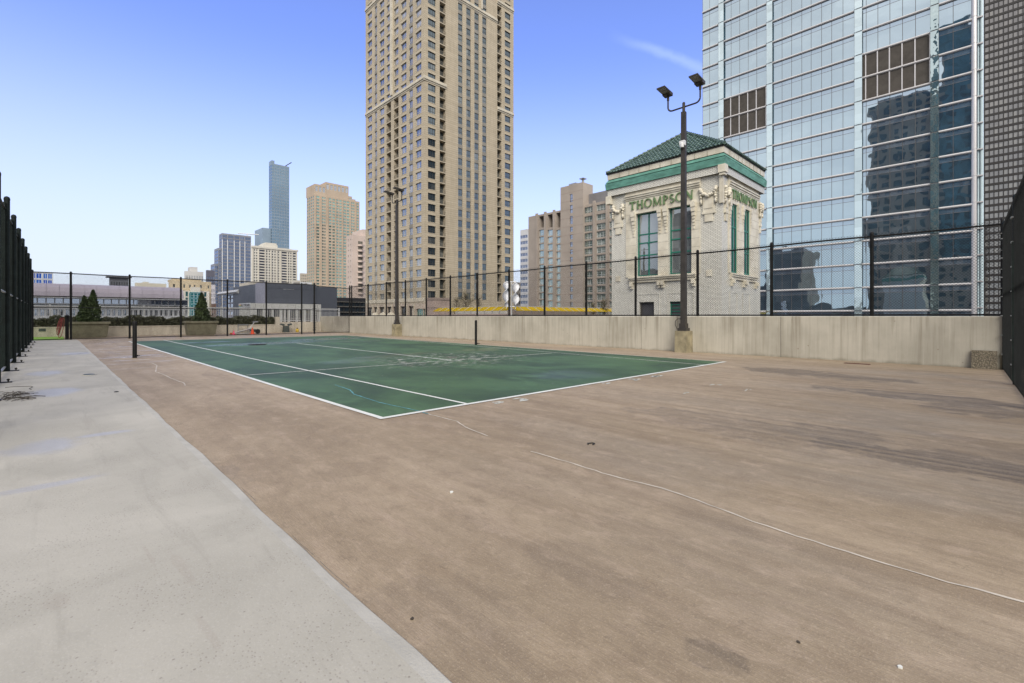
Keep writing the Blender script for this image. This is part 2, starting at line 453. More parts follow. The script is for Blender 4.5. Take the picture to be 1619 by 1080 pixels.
def mk_path():
    m, g, p = mat_base('grey_concrete')
    pos = g.n('ShaderNodeNewGeometry').outputs['Position']
    sp = g.n('ShaderNodeSeparateXYZ', Vector=pos)
    base = g.mix(g.step(g.noise(pos, 0.8, 5, 0.6, 0.3), 0.3, 0.7), (0.325, 0.310, 0.266), (0.42, 0.40, 0.348))
    st = g.noise(g.scaled(pos, 3.5, 0.35, 1), 1.3, 5, 0.65, 0.4)
    base = g.mix(g.math('MULTIPLY', g.step(st, 0.53, 0.68), 0.40), base, (0.255, 0.24, 0.205))
    wet = None
    for (px, py, rx, ry) in ((85, 622, 0.42, 0.75), (70, 710, 0.38, 0.42), (70, 592, 0.4, 0.8), (120, 560, 0.6, 0.9), (60, 775, 0.45, 0.10), (160, 690, 0.3, 0.12)):
        x, y = ground(px, py)
        k = blob_mask(g, pos, x, y, rx, ry, 0, 0.6, 2.5)
        wet = k if wet is None else g.math('MAXIMUM', wet, k)
    base = g.mix(g.math('MULTIPLY', wet, 0.35), base, (0.33, 0.325, 0.33))
    rs = None
    for (px, py, rx, ry) in ((288, 905, .03, .30), (236, 885, .015, .22), (330, 1010, .02, .2), (90, 960, .05, .12)):
        x, y = ground(px, py); k = blob_mask(g, pos, x, y, rx, ry, 0.05, .9, 9.0); rs = k if rs is None else g.math('MAXIMUM', rs, k)
    base = g.mix(g.math('MULTIPLY', rs, 0.16), base, (0.25, 0.20, 0.165))
    hd1 = g.noise(g.scaled(pos, 1.6, .5, 1, loc=(4, 2, 0)), 1.2, 9, 0.62, 0.5)
    base = g.mix(g.math('MULTIPLY', g.step(hd1, 0.545, 0.57), 0.16), base, (0.26, 0.25, 0.215))
    # exposed aggregate specks
    vo = g.n('ShaderNodeTexVoronoi', Vector=g.scaled(pos, 1, 0.6, 1), Scale=75.0)
    fk = g.math('MULTIPLY', g.step(vo.outputs['Distance'], 0.30, 0.16), g.step(g.noise(pos, 2.2, 4, 0.6), 0.42, 0.62))
    base = g.mix(g.math('MULTIPLY', fk, 0.5), base, (0.17, 0.145, 0.125))
    vo2 = g.n('ShaderNodeTexVoronoi', Vector=pos, Scale=18.0)
    base = g.mix(g.math('MULTIPLY', g.step(vo2.outputs['Distance'], 0.11, 0.06), 0.5), base, (0.15, 0.13, 0.115))
    gr = g.noise(pos, 120, 4, 0.7)
    base = g.mix(g.math('MULTIPLY', g.step(gr, 0.5, 0.75), 0.3), base, (0.56, 0.54, 0.51))
    g.set(p.inputs['Base Color'], base)
    g.set(p.inputs['Roughness'], g.math('SUBTRACT', 0.78, g.math('MULTIPLY', wet, 0.38)))
    b = g.n('ShaderNodeBump', Strength=0.2, Height=g.math('ADD', gr, vo.outputs['Distance'])); b.inputs['Distance'].default_value = 0.003
    g.set(p.inputs['Normal'], b.outputs[0])
    return m
M['path'] = mk_path()
M['path_edge'] = mk('path_edge', (0.42, 0.405, 0.36), 0.8, 0.07, 3.5, bump=0.2, bscale=60)


def mk_green():
    m, g, p = mat_base('green_court')
    pos = g.n('ShaderNodeNewGeometry').outputs['Position']
    sp = g.n('ShaderNodeSeparateXYZ', Vector=pos)
    n1 = g.noise(g.scaled(pos, 0.8, 0.45, 1), 0.75, 6, 0.62, 0.5)
    base = g.mix(g.step(n1, 0.32, 0.68), (0.029, 0.060, 0.028), (0.058, 0.117, 0.051))
    n2 = g.noise(g.scaled(pos, 0.7, 0.5, 1, loc=(7, 3, 0), rot=(0, 0, 0.6)), 1.6, 6, 0.65, 0.6)
    base = g.mix(g.math('MULTIPLY', g.step(n2, 0.52, 0.68), 0.55), base, (0.078, 0.160, 0.072))
    base = g.mix(g.math('MULTIPLY', g.step(n2, 0.42, 0.30), 0.6), base, (0.026, 0.05, 0.034))
    # the worn zone round the service T: bare brown and chalky paint loss
    tx, ty = ground(714, 570)
    zone = blob_mask(g, pos, tx+0.3, ty+0.6, 3.4, 2.6, 0.35, 0.4, 1.0, 1.0, 0.3)
    br = g.math('MULTIPLY', zone, g.step(g.noise(g.scaled(pos, 1, 1.0, 1), 1.7, 5, 0.6), 0.52, 0.64))
    base = g.mix(g.math('MULTIPLY', br, 0.75), base, (0.075, 0.07, 0.05))
    ch = g.math('MULTIPLY', zone, g.step(g.noise(g.scaled(pos, 1.0, 2.2, 1, rot=(0, 0, 0.4)), 3.2, 6, 0.65, 0.3), 0.555, 0.60))
    base = g.mix(g.math('MULTIPLY', ch, 0.9), base, (0.42, 0.42, 0.38))
    fk = g.step(g.n('ShaderNodeTexVoronoi', Vector=pos, Scale=2.1).outputs['Distance'], 0.035, 0.018)
    base = g.mix(g.math('MULTIPLY', fk, 0.7), base, (0.45, 0.45, 0.42))
    gr = g.noise(pos, 90, 3, 0.7)
    base = g.mix(g.math('MULTIPLY', g.step(gr, 0.5, 0.75), 0.2), base, (0.10, 0.19, 0.13))
    # standing water
    wet = None
    for (px, py, rx, ry, a) in ((420, 543, 3.4, 1.3, 1), (520, 536, 3.0, 1.5, 1), (760, 553, 1.6, 1.0, 0.8), (900, 592, 1.1, 1.0, 0.55), (330, 541, 1.6, 0.8, 0.8), (620, 562, 2.2, 0.7, 0.7), (560, 571, 1.2, 0.8, 0.6)):
        x, y = ground(px, py)
        k = g.math('MULTIPLY', blob_mask(g, pos, x, y, rx, ry, 0.2, 0.55, 0.9), a)
        wet = k if wet is None else g.math('MAXIMUM', wet, k)
    g.set(p.inputs['Base Color'], base)
    g.set(p.inputs['Roughness'], g.math('SUBTRACT', 0.62, g.math('MULTIPLY', wet, 0.36)))
    p.inputs['Specular IOR Level'].default_value = 0.35
    nw = g.math('SUBTRACT', 0.25, g.math('MULTIPLY', wet, 0.24))
    b = g.n('ShaderNodeBump', Strength=nw, Height=gr); b.inputs['Distance'].default_value = 0.003
    g.set(p.inputs['Normal'], b.outputs[0])
    return m
M['green'] = mk_green()
def mk_line(name, c, wear, under):
    m, g, p = mat_base(name)
    pos = g.n('ShaderNodeNewGeometry').outputs['Position']
    w = g.step(g.noise(pos, 6, 6, 0.7), wear, wear+0.1)
    c1 = g.mix(g.noise(pos, 2, 4), tuple(x*0.7 for x in c), c)
    g.set(p.inputs['Base Color'], g.mix(w, c1, under))
    p.inputs['Roughness'].default_value = 0.6
    return m
M['line'] = mk_line('line', (0.75, 0.76, 0.72), 0.62, (0.16, 0.20, 0.15))
M['line_worn'] = mk_line('line_worn', (0.62, 0.63, 0.57), 0.54, (0.10, 0.13, 0.09))
M['crack'] = mk('crack', (0.54, 0.485, 0.41), 0.7, 0.15, 5)
M['crack_blue'] = mk('crack_blue', (0.10, 0.30, 0.33), 0.7, 0.25, 5)
def mk_leaf(name, a, b, c):
    m, g, p = mat_base(name)
    pos = g.n('ShaderNodeNewGeometry').outputs['Position']
    n = g.noise(pos, 3.0, 4, 0.6); n2 = g.noise(pos, 40, 2, 0.6)
    x = g.mix(g.step(n, 0.35, 0.65), a, b)
    g.set(p.inputs['Base Color'], g.mix(g.step(n2, 0.55, 0.75), x, c))
    p.inputs['Roughness'].default_value = 0.6
    return m
M['conifer'] = mk_leaf('conifer', (0.026, 0.044, 0.014), (0.058, 0.09, 0.026), (0.095, 0.13, 0.042))
M['hedge'] = mk_leaf('hedge', (0.045, 0.048, 0.026), (0.085, 0.09, 0.048), (0.15, 0.14, 0.08))
M['barebud'] = mk_leaf('barebud', (0.13, 0.11, 0.05), (0.20, 0.17, 0.08), (0.26, 0.22, 0.10))

# ================================================================== SETTING: ground levels
WX = 15.9          # inner face of the long parapet wall
FY = 33.6          # far fence line
RY = -0.28         # near right fence line
LX = -0.72         # left fence line

mb = MB(); mb.box(-3000, -3000, -29.2, 3000, 3000, -29.0)
tag(mb.build('street_ground', mk('street_ground', (0.09, 0.09, 0.09), 0.9, 0.2, 0.02)), kind='structure')
mb = MB(); mb.box(-4.0, -9, -0.5, WX+0.35, 41.6, 0.0)
tag(mb.build('court_deck', M['tan']), kind='structure')
mb = MB(); mb.box(-40, -60, -29.0, -4.0, 41.6, -0.6); mb.box(-4.0, -60, -29, WX+0.35, 41.6, -0.5); mb.box(WX+0.35, -60, -29, 22, -9, -0.6)
tag(mb.build('podium', mk('podium', (0.3, 0.28, 0.25), 0.9, 0.15, 0.3)), kind='structure')
# grey walking strip along the left fence, a low pour with a formed lip
mb = MB(); mb.box(-1.3, -9, 0.0, 0.897, FY+0.2, 0.022)
tag(mb.build('walkway', M['path']), kind='structure')
mb = MB()
rnd = random.Random(3)
ys = [-9+0.35*i for i in range(int((FY+9)/0.35)+1)]
for i in range(len(ys)-1):
    a, b = ys[i], ys[i+1]
    wa = 0.955+0.006*math.sin(a*1.7)+0.005*math.sin(a*5.3); wb = 0.955+0.006*math.sin(b*1.7)+0.005*math.sin(b*5.3)
    mb.hexa([(0.897, a, 0), (wa+0.012, a, 0), (wb+0.012, b, 0), (0.897, b, 0), (0.897, a, 0.022), (wa, a, 0.013), (wb, b, 0.013), (0.897, b, 0.022)])
tag(mb.build('walkway_edging', M['path_edge']), kind='structure')

# green court
def gpt(px, py): x, y = ground(px, py); return Vector((x, y))
NL, NR, FL, FR = gpt(603.6, 662), gpt(1146, 572.5), gpt(204, 540), gpt(545, 530.5)
mb = MB(); mb.poly([(NL.x, NL.y, .004), (NR.x, NR.y, .004), (FR.x, FR.y, .004), (FL.x, FL.y, .004)])
tag(mb.build('tennis_court', M['green'], fix=False), kind='structure')
def ribbon(mb, pts, w, z, mi=0):
    pts = [Vector((p[0], p[1])) for p in pts]
    L, R = [], []
    for i, p in enumerate(pts):
        t = (pts[min(i+1, len(pts)-1)]-pts[max(i-1, 0)]).normalized(); n = Vector((-t.y, t.x))
        ww = w[i] if isinstance(w, list) else w
        L.append(p+n*ww/2); R.append(p-n*ww/2)
    for i in range(len(pts)-1):
        mb.poly([(R[i].x, R[i].y, z), (R[i+1].x, R[i+1].y, z), (L[i+1].x, L[i+1].y, z), (L[i].x, L[i].y, z)], mi)
def line(px0, px1, w=0.055, matl='line', z=.008, n=24, ext=0.0):
    a = gpt(*px0); b = gpt(*px1)
    d = (b-a).normalized(); a = a-d*ext; b = b+d*ext
    mb = MB(); r = random.Random(int(px0[0]))
    pts = [a.lerp(b, i/n) for i in range(n+1)]
    nn = Vector((-d.y, d.x))
    pts = [p+nn*r.uniform(-.006, .006) for p in pts]
    ribbon(mb, pts, w, z)
    return tag(mb.build('court_line', M[matl], fix=False), kind='structure')
line((603.6, 662), (1146, 572.5), 0.085, ext=.04, z=.0085)      # near baseline
line((603.6, 662), (204, 540), 0.075, z=.0080)                  # left sideline
line((742, 640), (259, 538), 0.055, z=.0080)                    # left singles line
line((1115, 577.5), (560, 531.5), 0.05, 'line_worn', z=.0080)   # right singles line
line((1146, 572.5), (545, 530.5), 0.05, 'line_worn', z=.0080)   # right sideline
line((389.4, 593.8), (872, 558.7), 0.055, 'line_worn', z=.0090)
line((714, 570), (469, 543), 0.055, 'line', z=.0080)
line((345, 545.5), (600, 539.0), 0.055, 'line_worn', z=.0090)
line((204, 540), (545, 530.5), 0.055, 'line_worn', z=.0090)
# sealed cracks
M['seam'] = mk('seam', (0.17, 0.15, 0.125), 0.9, 0.25, 30)
def crack(pts, w, matl, z, seed, jit=.006):
    r = random.Random(seed); P = [gpt(*p) for p in pts]; out = []
    for i in range(len(P)-1):
        k = max(2, int((P[i+1]-P[i]).length/0.07))
        for j in range(k):
            q = P[i].lerp(P[i+1], j/k); out.append(q+Vector((r.uniform(-1, 1), r.uniform(-1, 1)))*jit)
    out.append(P[-1])
    mb = MB(); ribbon(mb, out, [w*r.uniform(.6, 1.25) for _ in out], z)
    tag(mb.build('crack_seal', M[matl], fix=False), kind='structure')
crack([(840, 714), (905, 733), (965, 752), (1047, 772), (1120, 798), (1190, 825), (1260, 848), (1400, 892), (1500, 921), (1640, 958)], .016, 'crack', .003, 1)
crack([(677, 655), (722, 666.5), (738, 676.7), (771, 690)], .016, 'crack', .004, 2)
crack([(530, 609), (553, 617), (560, 624), (600, 637), (660, 650), (677, 655)], .022, 'crack_blue', .0065, 3)
crack([(240, 574), (248, 578), (246, 588), (259, 592.5), (272, 599), (291, 606), (293, 610)], .020, 'crack', .004, 4)
crack([(106, 562), (118, 561), (139, 559)], .035, 'rubber', .0235, 6)
crack([(115, 550), (128, 551)], .03, 'rubber', .0235, 7)
crack([(463, 854), (480, 871), (498, 887)], .003, 'seam', .0235, 8, .0015)
crack([(506, 895), (530, 917), (552, 937)], .0035, 'seam', .0235, 9, .0015)
crack([(380, 775), (392, 786), (404, 797)], .003, 'seam', .0235, 10, .0015)
# chalky paint spatters at the baseline
mb = MB(); r = random.Random(12)
for (px, py, s, k) in ((825, 632, .5, 5), (785, 637, .3, 4), (1035, 595, .5, 5), (1000, 600, .45, 5), (960, 607, .3, 3), (1130, 608, .25, 4), (1180, 617, .3, 3), (1080, 621, .2, 3)):
    for _ in range(k):
        c = gpt(px+r.uniform(-9, 9), py+r.uniform(-1.5, 1.5)); n = 9; a0 = r.uniform(0, 6)
        rx, ry = s*r.uniform(.08, .28), s*r.uniform(.05, .14)
        mb.poly([(c.x+math.cos(a0)*0+math.cos(6.283*i/n)*rx*r.uniform(.6, 1.2), c.y+math.sin(6.283*i/n)*ry*r.uniform(.6, 1.2), .0045) for i in range(n)])
tag(mb.build('paint_spatter', M['line_worn'], fix=False), kind='structure')

# ================================================================== chain link
def chain(mb, ax, c, a0, a1, z0, z1, pitch=0.0707, r=0.0029):
    """two families of straight diagonal wires, crossing over each other"""
    h = z1-z0
    def put(p, q):
        b = len(mb.v)
        for (a, z, o) in (p, q):
            for k in range(3):
                an = 2.0944*k+0.5
                da, dc = math.cos(an)*r, math.sin(an)*r
                if ax == 'y': mb.v.append((a+da*.7, c+o+dc, z-da*.7*(1 if q[1] > p[1] and q[0] > p[0] else -1)))
                else: mb.v.append((c+o+dc, a+da*.7, z-da*.7*(1 if q[1] > p[1] and q[0] > p[0] else -1)))
        for k in range(3):
            mb.f.append((b+k, b+(k+1) % 3, b+3+(k+1) % 3, b+3+k)); mb.m.append(0)
    s = a0-h
    while s < a1:
        lo, hi = max(a0, s), min(a1, s+h)
        if hi > lo+.01:
            put((lo, z0+(lo-s), r), (hi, z0+(hi-s), r))
        lo2, hi2 = max(a0, s), min(a1, s+h)
        if hi2 > lo2+.01:
            put((lo2, z1-(lo2-s), -r), (hi2, z1-(hi2-s), -r))
        s += pitch
def post(root, x, y, z0, z1, r, m, plate=None, n=10):
    mb = MB(); mb.lathe([(r, 0), (r, z1-z0-.02), (r*1.06, z1-z0-.02), (r*1.06, z1-z0+.02), (r*.8, z1-z0+.055), (r*.2, z1-z0+.07)], (x, y, z0), n)
    p = mb.build('post', M[m], root)
    return p

# far fence -------------------------------------------------------
far = thing('chain_link_fence', 'tall black chain link fence across the far end in front of planters', 'fence', (7, FY, 0))
fx = [ony(FY, p) for p in (51, 112, 205, 286, 359.5, 421, 477)]
for x in fx: post(far, x, FY, 0, 3.52, .048, 'black_metal')
xe = ony(FY, 497); x553 = ony(FY, 553)
def rail(root, name, pts, r, m='black_metal'):
    mb = MB(); mb.tube(pts, r, 8); return mb.build(name, M[m], root)
def sag(x0, x1, y, z, s=0.02, n=16):
    return [(x0+(x1-x0)*i/n, y, z+s*math.sin(i*1.3)*.4) for i in range(n+1)]
rail(far, 'top_rail', sag(fx[0], xe, FY, 3.47), .024)
rail(far, 'mid_rail', sag(fx[0], xe, FY, 1.70), .022)
rail(far, 'bottom_rail', sag(fx[0], xe, FY, 0.06), .020)
for i in range(len(fx)):
    a = fx[i]; b = fx[i+1] if i+1 < len(fx) else xe
    mb = MB(); chain(mb, 'y', FY-.05, a, b, .04, 3.52)
    mb.build('wire_mesh', M['wire'], far, fix=False)
# gate with double post and hinges
gt = thing('chain_link_gate', 'narrow chain link gate between a knobbly hinge post and the parapet end', 'gate', (xe, FY, 0))
post(gt, xe, FY, 0, 3.55, .06, 'black_metal'); post(gt, x553, FY, 0, 3.5, .055, 'black_metal')
rail(gt, 'top_rail', [(xe, FY, 3.42), (x553, FY, 3.30)], .024)
rail(gt, 'bottom_rail', [(xe, FY, .07), (x553, FY, .07)], .02)
rail(gt, 'mid_rail', [(xe, FY, 1.62), (x553, FY, 1.62)], .018)
mb = MB(); chain(mb, 'y', FY-.06, xe, x553, .05, 3.36); mb.build('wire_mesh', M['wire'], gt, fix=False)
for k in range(12):
    mb = MB(); z = .25+k*.17
    mb.box(xe-.13, FY-.085, z, xe+.11, FY-.045, z+.05); mb.tube([(xe-.12, FY-.10, z+.02), (xe-.12, FY-.02, z+.02)], .022, 6)
    mb.build('hinge', M['black_metal'], gt)

# fence on the parapet --------------------------------------------
wf = thing('chain_link_fence', 'black chain link fence standing on top of the long concrete parapet', 'fence', (WX+.17, 16, 1.25))
WZ = 1.25
wy = [onx(WX+.17, p) for p in (556, 582, 610.8, 641, 674, 712, 754.5, 805, 861, 927, 1005, 1103, 1220, 1378.5)]
for y in wy: post(wf, WX+.17, y, WZ, 3.50, .046, 'black_metal')
post(wf, WX+.17, RY+.05, WZ, 3.52, .03, 'black_metal')
ally = wy+[RY+.05]
rail(wf, 'top_rail', [(WX+.17, wy[0]+(RY+.05-wy[0])*i/40, 3.44+.01*math.sin(i*1.1)) for i in range(41)], .023)
rail(wf, 'bottom_rail', [(WX+.17, wy[0], WZ+.035), (WX+.17, RY+.05, WZ+.035)], .022)
for i in range(len(ally)-1):
    mb = MB(); chain(mb, 'x', WX+.11, ally[i+1], ally[i], WZ+.02, 3.51); mb.build('wire_mesh', M['wire'], wf, fix=False)
for z in (1.9, 2.35, 2.8, 3.2):
    mb = MB(); mb.box(WX+.11, RY+.03, z, WX+.23, RY+.14, z+.02); mb.build('tie_band', M['galv'], wf)

# left fence --------------------------------------------------------
lf = thing('chain_link_fence', 'dense dark green chain link fence seen edge on beside the grey walkway', 'fence', (LX, 20, 0))
ly = [7.4, 10.1]+[12.75+2.62*i for i in range(8)]
for i, y in enumerate(ly):
    p = post(lf, LX, y, 0.022, 3.86, .05, 'green_metal')
    mb = MB(); mb.box(LX-.10, y-.09, .022, LX+.19, y+.07, .034); mb.build('base_plate', M['black_metal'], p)
    mb = MB(); mb.lathe([(.012, 0), (.012, .025), (.022, .025), (.022, .045), (.01, .055)], (LX+.14, y, .036), 8); mb.build('anchor_bolt', M['black_metal'], p)
    mb = MB(); mb.box(LX-.075, y-.11, .05, LX-.02, y-.045, 3.78); mb.build('stretcher_bar', M['green_metal'], p)
y0, y1 = 6.5, FY-.05
n = 60
rail(lf, 'top_rail', [(LX-.03, y0+(y1-y0)*i/n, 3.66-.05*abs(math.sin((y0+(y1-y0)*i/n-12.75)*math.pi/2.62))) for i in range(n+1)], .024, 'green_metal')
rail(lf, 'mid_rail', [(LX-.03, y0, 1.78), (LX-.03, y1, 1.78)], .022, 'galv')
rail(lf, 'bottom_rail', [(LX-.03, y0, .12), (LX-.03, y1, .12)], .022, 'galv')
mb = MB(); chain(mb, 'x', LX-.07, y0, y1, .05, 3.68, r=.0026); mb.build('wire_mesh', M['wire_green'], lf, fix=False)

# right fence ---------------------------------------------------------
rf = thing('chain_link_fence', 'dark chain link fence running towards the viewer at the right hand corner', 'fence', (15.86, RY, 0))
for x in (5.9, 9.3, 12.55, 15.86):
    p = post(rf, x, RY, 0, 3.42, .055, 'green_metal')
    for z in (.35, .8, 1.25, 1.7, 2.15, 2.6, 3.05):
        mb = MB(); mb.box(x-.065, RY+.03, z, x+.13, RY+.075, z+.018); mb.build('tie_band', M['galv'], p)
mb = MB(); mb.box(12.38, RY+.02, .08, 12.43, RY+.07, 2.6); mb.build('stretcher_bar', M['green_metal'], rf)
rail(rf, 'top_rail', [(4, RY-.02, 3.32), (15.86, RY-.02, 3.32)], .024, 'green_metal')
rail(rf, 'mid_rail', [(4, RY-.02, 1.8), (15.86, RY-.02, 1.8)], .022, 'green_metal')
rail(rf, 'bottom_rail', [(4, RY-.02, .08), (15.86, RY-.02, .08)], .022, 'green_metal')
mb = MB(); chain(mb, 'y', RY+.045, 4, 15.86, .03, 3.38, r=.0022); mb.build('wire_mesh', M['wire'], rf, fix=False)
rf.rotation_euler = (0, 0, math.radians(1.46))

# parapet wall -------------------------------------------------------
pw = thing('parapet_wall', 'long weathered concrete parapet with dark water streaks along the right of the court', 'wall', (WX, 16, 0))
joints = [39.0, 33.3, 28.4, 23.6, 18.9, 14.0, 9.2, 4.45, -0.25]
for i in range(len(joints)-1):
    a, b = joints[i+1]+.006, joints[i]-.006
    mb = MB()
    x1 = WX+.34
    mb.prism([(WX, a, 0), (WX, a, WZ-.02), (WX+.02, a, WZ), (x1, a, WZ), (x1, a, 0)], (0, b-a, 0))
    mb.build('wall_panel', M['wall_concrete'], pw)
mb = MB(); mb.box(WX+.012, joints[-1], 0, WX+.33, joints[0], WZ-.014); mb.build('wall_core', M['rubber'], pw)

# light poles -----------------------------------------------------------
def light_pole(px, label):
    x0 = WX-.24; y0 = onx(x0, px)
    t = thing('floodlight_pole', label, 'light pole', (x0, y0, 0), 'floodlight poles along the parapet')
    mb = MB(); mb.hexa([(x0-.24, y0-.22, 0), (x0+.23, y0-.22, 0), (x0+.23, y0+.22, 0), (x0-.24, y0+.22, 0), (x0-.23, y0-.21, .74), (x0+.23, y0-.21, .74), (x0+.23, y0+.21, .74), (x0-.23, y0+.21, .74)])
    mb.build('pedestal', M['pedestal'], t)
    mb = MB(); mb.box(x0-.15, y0-.15, .74, x0+.15, y0+.15, .84); mb.box(x0-.115, y0-.115, .84, x0+.115, y0+.115, 1.0)
    mb.build('base_cover', M['bronze'], t)
    mb = MB(); mb.hexa([(x0-.085, y0-.085, 1.0), (x0+.085, y0-.085, 1.0), (x0+.085, y0+.085, 1.0), (x0-.085, y0+.085, 1.0), (x0-.07, y0-.07, 8.35), (x0+.07, y0-.07, 8.35), (x0+.07, y0+.07, 8.35), (x0-.07, y0+.07, 8.35)])
    mb.lathe([(.05, 8.35), (.05, 8.66), (.03, 8.69)], (x0, y0, 0), 10)
    mb.build('pole', M['bronze'], t)
    for s in (1, -1):
        mb = MB()
        pts = [(x0, y0, 8.52)]+[(x0, y0+s*(.42+.16*math.sin(a)), 8.52+.16*(1-math.cos(a))) for a in [i*math.pi/2/6 for i in range(7)]]+[(x0, y0+s*.58, 8.98)]
        pts = [(q[0], q[1], q[2]) for q in pts]
        mb.tube(pts, .03, 8); mb.lathe([(.045, 8.93), (.045, 9.12)], (x0, y0+s*.58, 0), 8)
        mb.build('arm', M['bronze'], t)
        # flat floodlight head reaching out over the court, slightly tipped
        cy = y0+s*.58; tl = math.radians(6); u = Vector((-math.cos(tl), 0, math.sin(tl))); w = Vector((math.sin(tl), 0, math.cos(tl))); v = Vector((0, .85, 0)); u = u*.85
        o = Vector((x0, cy, 9.14))
        mb = MB(); mb.obox(o+u*.04, u*.13, v*.17, w*.055); mb.obox(o+u*.40+w*.02, u*.25, v*.18, w*.022)
        fl = mb.build('floodlight', M['bronze'], t)
        for kk in (0, 1):
            mb = MB(); mb.obox(o+u*(.285+kk*.235)-w*.006, u*.108, v*.165, w*.006); mb.build('lens_panel', M['lens_grey'], fl)
    return t, x0, y0
M['pedestal'] = mk('pedestal', (0.33, 0.285, 0.18), 0.85, 0.25, 2.5, bump=0.3)
t, x0, y0 = light_pole(1081, 'dark floodlight pole in front of the white brick tower')
mb = MB(); mb.lathe([(.06, 0), (.07, .04), (.07, .13), (.05, .16)], (x0-.13, y0, 7.08), 12); mb.obox((x0-.09, y0, 7.24), (.06, 0, 0), (0, .09, 0), (0, 0, .08)); mb.build('camera_housing', M['white_plastic'], t)
mb = MB(); mb.lathe([(.01, -.06), (.04, -.045), (.055, -.01), (.055, 0)], (x0-.13, y0, 7.08), 12); mb.build('camera_dome', M['rubber'], t)
mb = MB(); mb.tube([(x0-.16, y0+.16, .80), (x0-.18, y0+.22, .95), (x0-.16, y0+.23, 1.08), (x0-.12, y0+.16, 1.16), (x0-.08, y0+.02, 1.16)], .012, 6); mb.build('conduit', M['rubber'], t)
light_pole(627.5, 'dark floodlight pole in front of the tall tan residential tower')

# net posts ---------------------------------------------------------------
def net_post(px, py, h, label):
    x, y = ground(px, py)
    t = thing('net_post', label, 'net post', (x, y, 0), 'net posts of the court')
    mb = MB(); mb.lathe([(.055, 0), (.055, h-.05), (.05, h-.02), (.03, h)], (x, y, 0), 12); mb.build('post', M['black_metal'], t)
    mb = MB(); mb.box(x+.03, y-.09, .05, x+.075, y-.03, .09); mb.tube([(x+.05, y-.09, .07), (x+.11, y-.15, .07)], .012, 6); mb.build('crank', M['black_metal'], t)
    return x, y
net_post(213, 566, 1.10, 'black net post standing beside the left sideline near the grey walkway')
net_post(752.5, 545.5, 1.08, 'black net post across the court standing before the concrete parapet')

# small things on the floor -------------------------------------------------
x, y = ground(141, 594.5)
t = thing('drain_cover', 'oval steel cover set in the grey walkway', 'drain cover', (x, y, .022))
mb = MB(); n = 20
mb.prism([(x+.09*math.cos(6.283*i/n), y+.17*math.sin(6.283*i/n), .022) for i in range(n)], (0, 0, .014)); mb.build('lid', M['bin'], t)
mb = MB(); mb.tube([(x+.11*math.cos(6.283*i/n), y+.20*math.sin(6.283*i/n), .026) for i in range(n+1)], .012, 5, caps=False); mb.build('rim', M['path_edge'], t)
x, y = ground(407, 545.5)
t = thing('drain_cover', 'round dark drain cover in the wet patch of the green court', 'drain cover', (x, y, .004))
mb = MB(); mb.lathe([(.36, 0), (.36, .012), (.33, .018)], (x, y, .004), 20); mb.build('lid', M['rubber'], t)
mb = MB()
for i in range(-4, 5): mb.box(x-.25, y+i*.06-.012, .022, x+.25, y+i*.06+.012, .03)
mb.build('grate', M['black_metal'], t)
x, y = ground(1355, 575.5)
t = thing('floor_grate', 'rusty red strip grate on the floor at the foot of the parapet', 'grate', (x, y, 0))
mb = MB(); mb.box(x-.06, y-.28, 0, x+.06, y+.28, .012)
for i in range(12): mb.box(x-.05, y-.26+i*.045, .012, x+.05, y-.245+i*.045, .02)
mb.build('grate', mk('rust', (0.12, 0.045, 0.035), 0.8, 0.2, 9), t)
x, y = ground(184, 622)
mb = MB(); mb.lathe([(.03, 0), (.03, .008), (.01, .014)], (x, y, .022), 10); tag(mb.build('floor_plug', M['rubber']), 'tiny black plug in the grey walkway', 'floor plug')
x, y = ground(714, 779)
mb = MB(); r = random.Random(5)
mb.prism([(x+.018*math.cos(i)*r.uniform(.5, 1), y+.016*math.sin(i)*r.uniform(.5, 1), 0) for i in (0, .9, 1.8, 2.7, 3.6, 4.5, 5.4)], (0, 0, .008))
tag(mb.build('paint_flake', M['line']), 'chipped white paint flake lying on the tan floor', 'flake')
x, y = ground(937, 703)
mb = MB(); mb.tube([(x-.045, y+.02, .006), (x-.02, y+.045, .008), (x+.03, y+.025, .006), (x+.02, y-.01, .01), (x-.02, y-.015, .006)], .006, 6)
tag(mb.build('rubber_scrap', M['rubber']), 'curled scrap of black rubber on the tan floor', 'scrap')
for (px, py, s) in ((1423, 1056, .011), (1262, 1016, .008), (652, 979, .010)):
    x, y = ground(px, py); mb = MB(); r = random.Random(px)
    mb.prism([(x+s*math.cos(i)*r.uniform(.5, 1), y+s*math.sin(i)*r.uniform(.5, 1), 0) for i in (0, .9, 1.8, 2.7, 3.6, 4.5, 5.4)], (0, 0, .006))
    tag(mb.build('pebble', M['line'] if px > 1400 else M['twig']), {1423: 'white chip on the tan floor near the bottom right', 1262: 'brown crumb on the tan floor right of centre', 652: 'dark pebble beside the grey walkway edge'}[px], 'pebble')
# twigs and leaf litter by the left fence
mb = MB(); r = random.Random(21)
for i in range(46):
    x, y = ground(r.uniform(2, 40), r.uniform(624, 638)); a = r.uniform(-.5, .5)+(0 if r.random() < .7 else 1.5); L = r.uniform(.06, .30)
    mb.tube([(x, y, .03), (x+math.cos(a)*L*.5, y+math.sin(a)*L*.5, .035+r.uniform(0, .02)), (x+math.cos(a)*L, y+math.sin(a)*L+r.uniform(-.05, .05), .03)], r.uniform(.002, .005), 4)
for i in range(26):
    x, y = ground(r.uniform(0, 14), r.uniform(625, 634)); a = r.uniform(0, 6); s = r.uniform(.015, .04)
    mb.prism([(x, y, .03), (x+s*math.cos(a), y+s*math.sin(a), .035), (x+s*math.cos(a+1.2), y+s*math.sin(a+1.2), .032)], (0, 0, .003))
tag(mb.build('twig_litter', M['twig']), 'scatter of dead twigs by the foot of the dark left fence', 'twigs', kind='stuff')
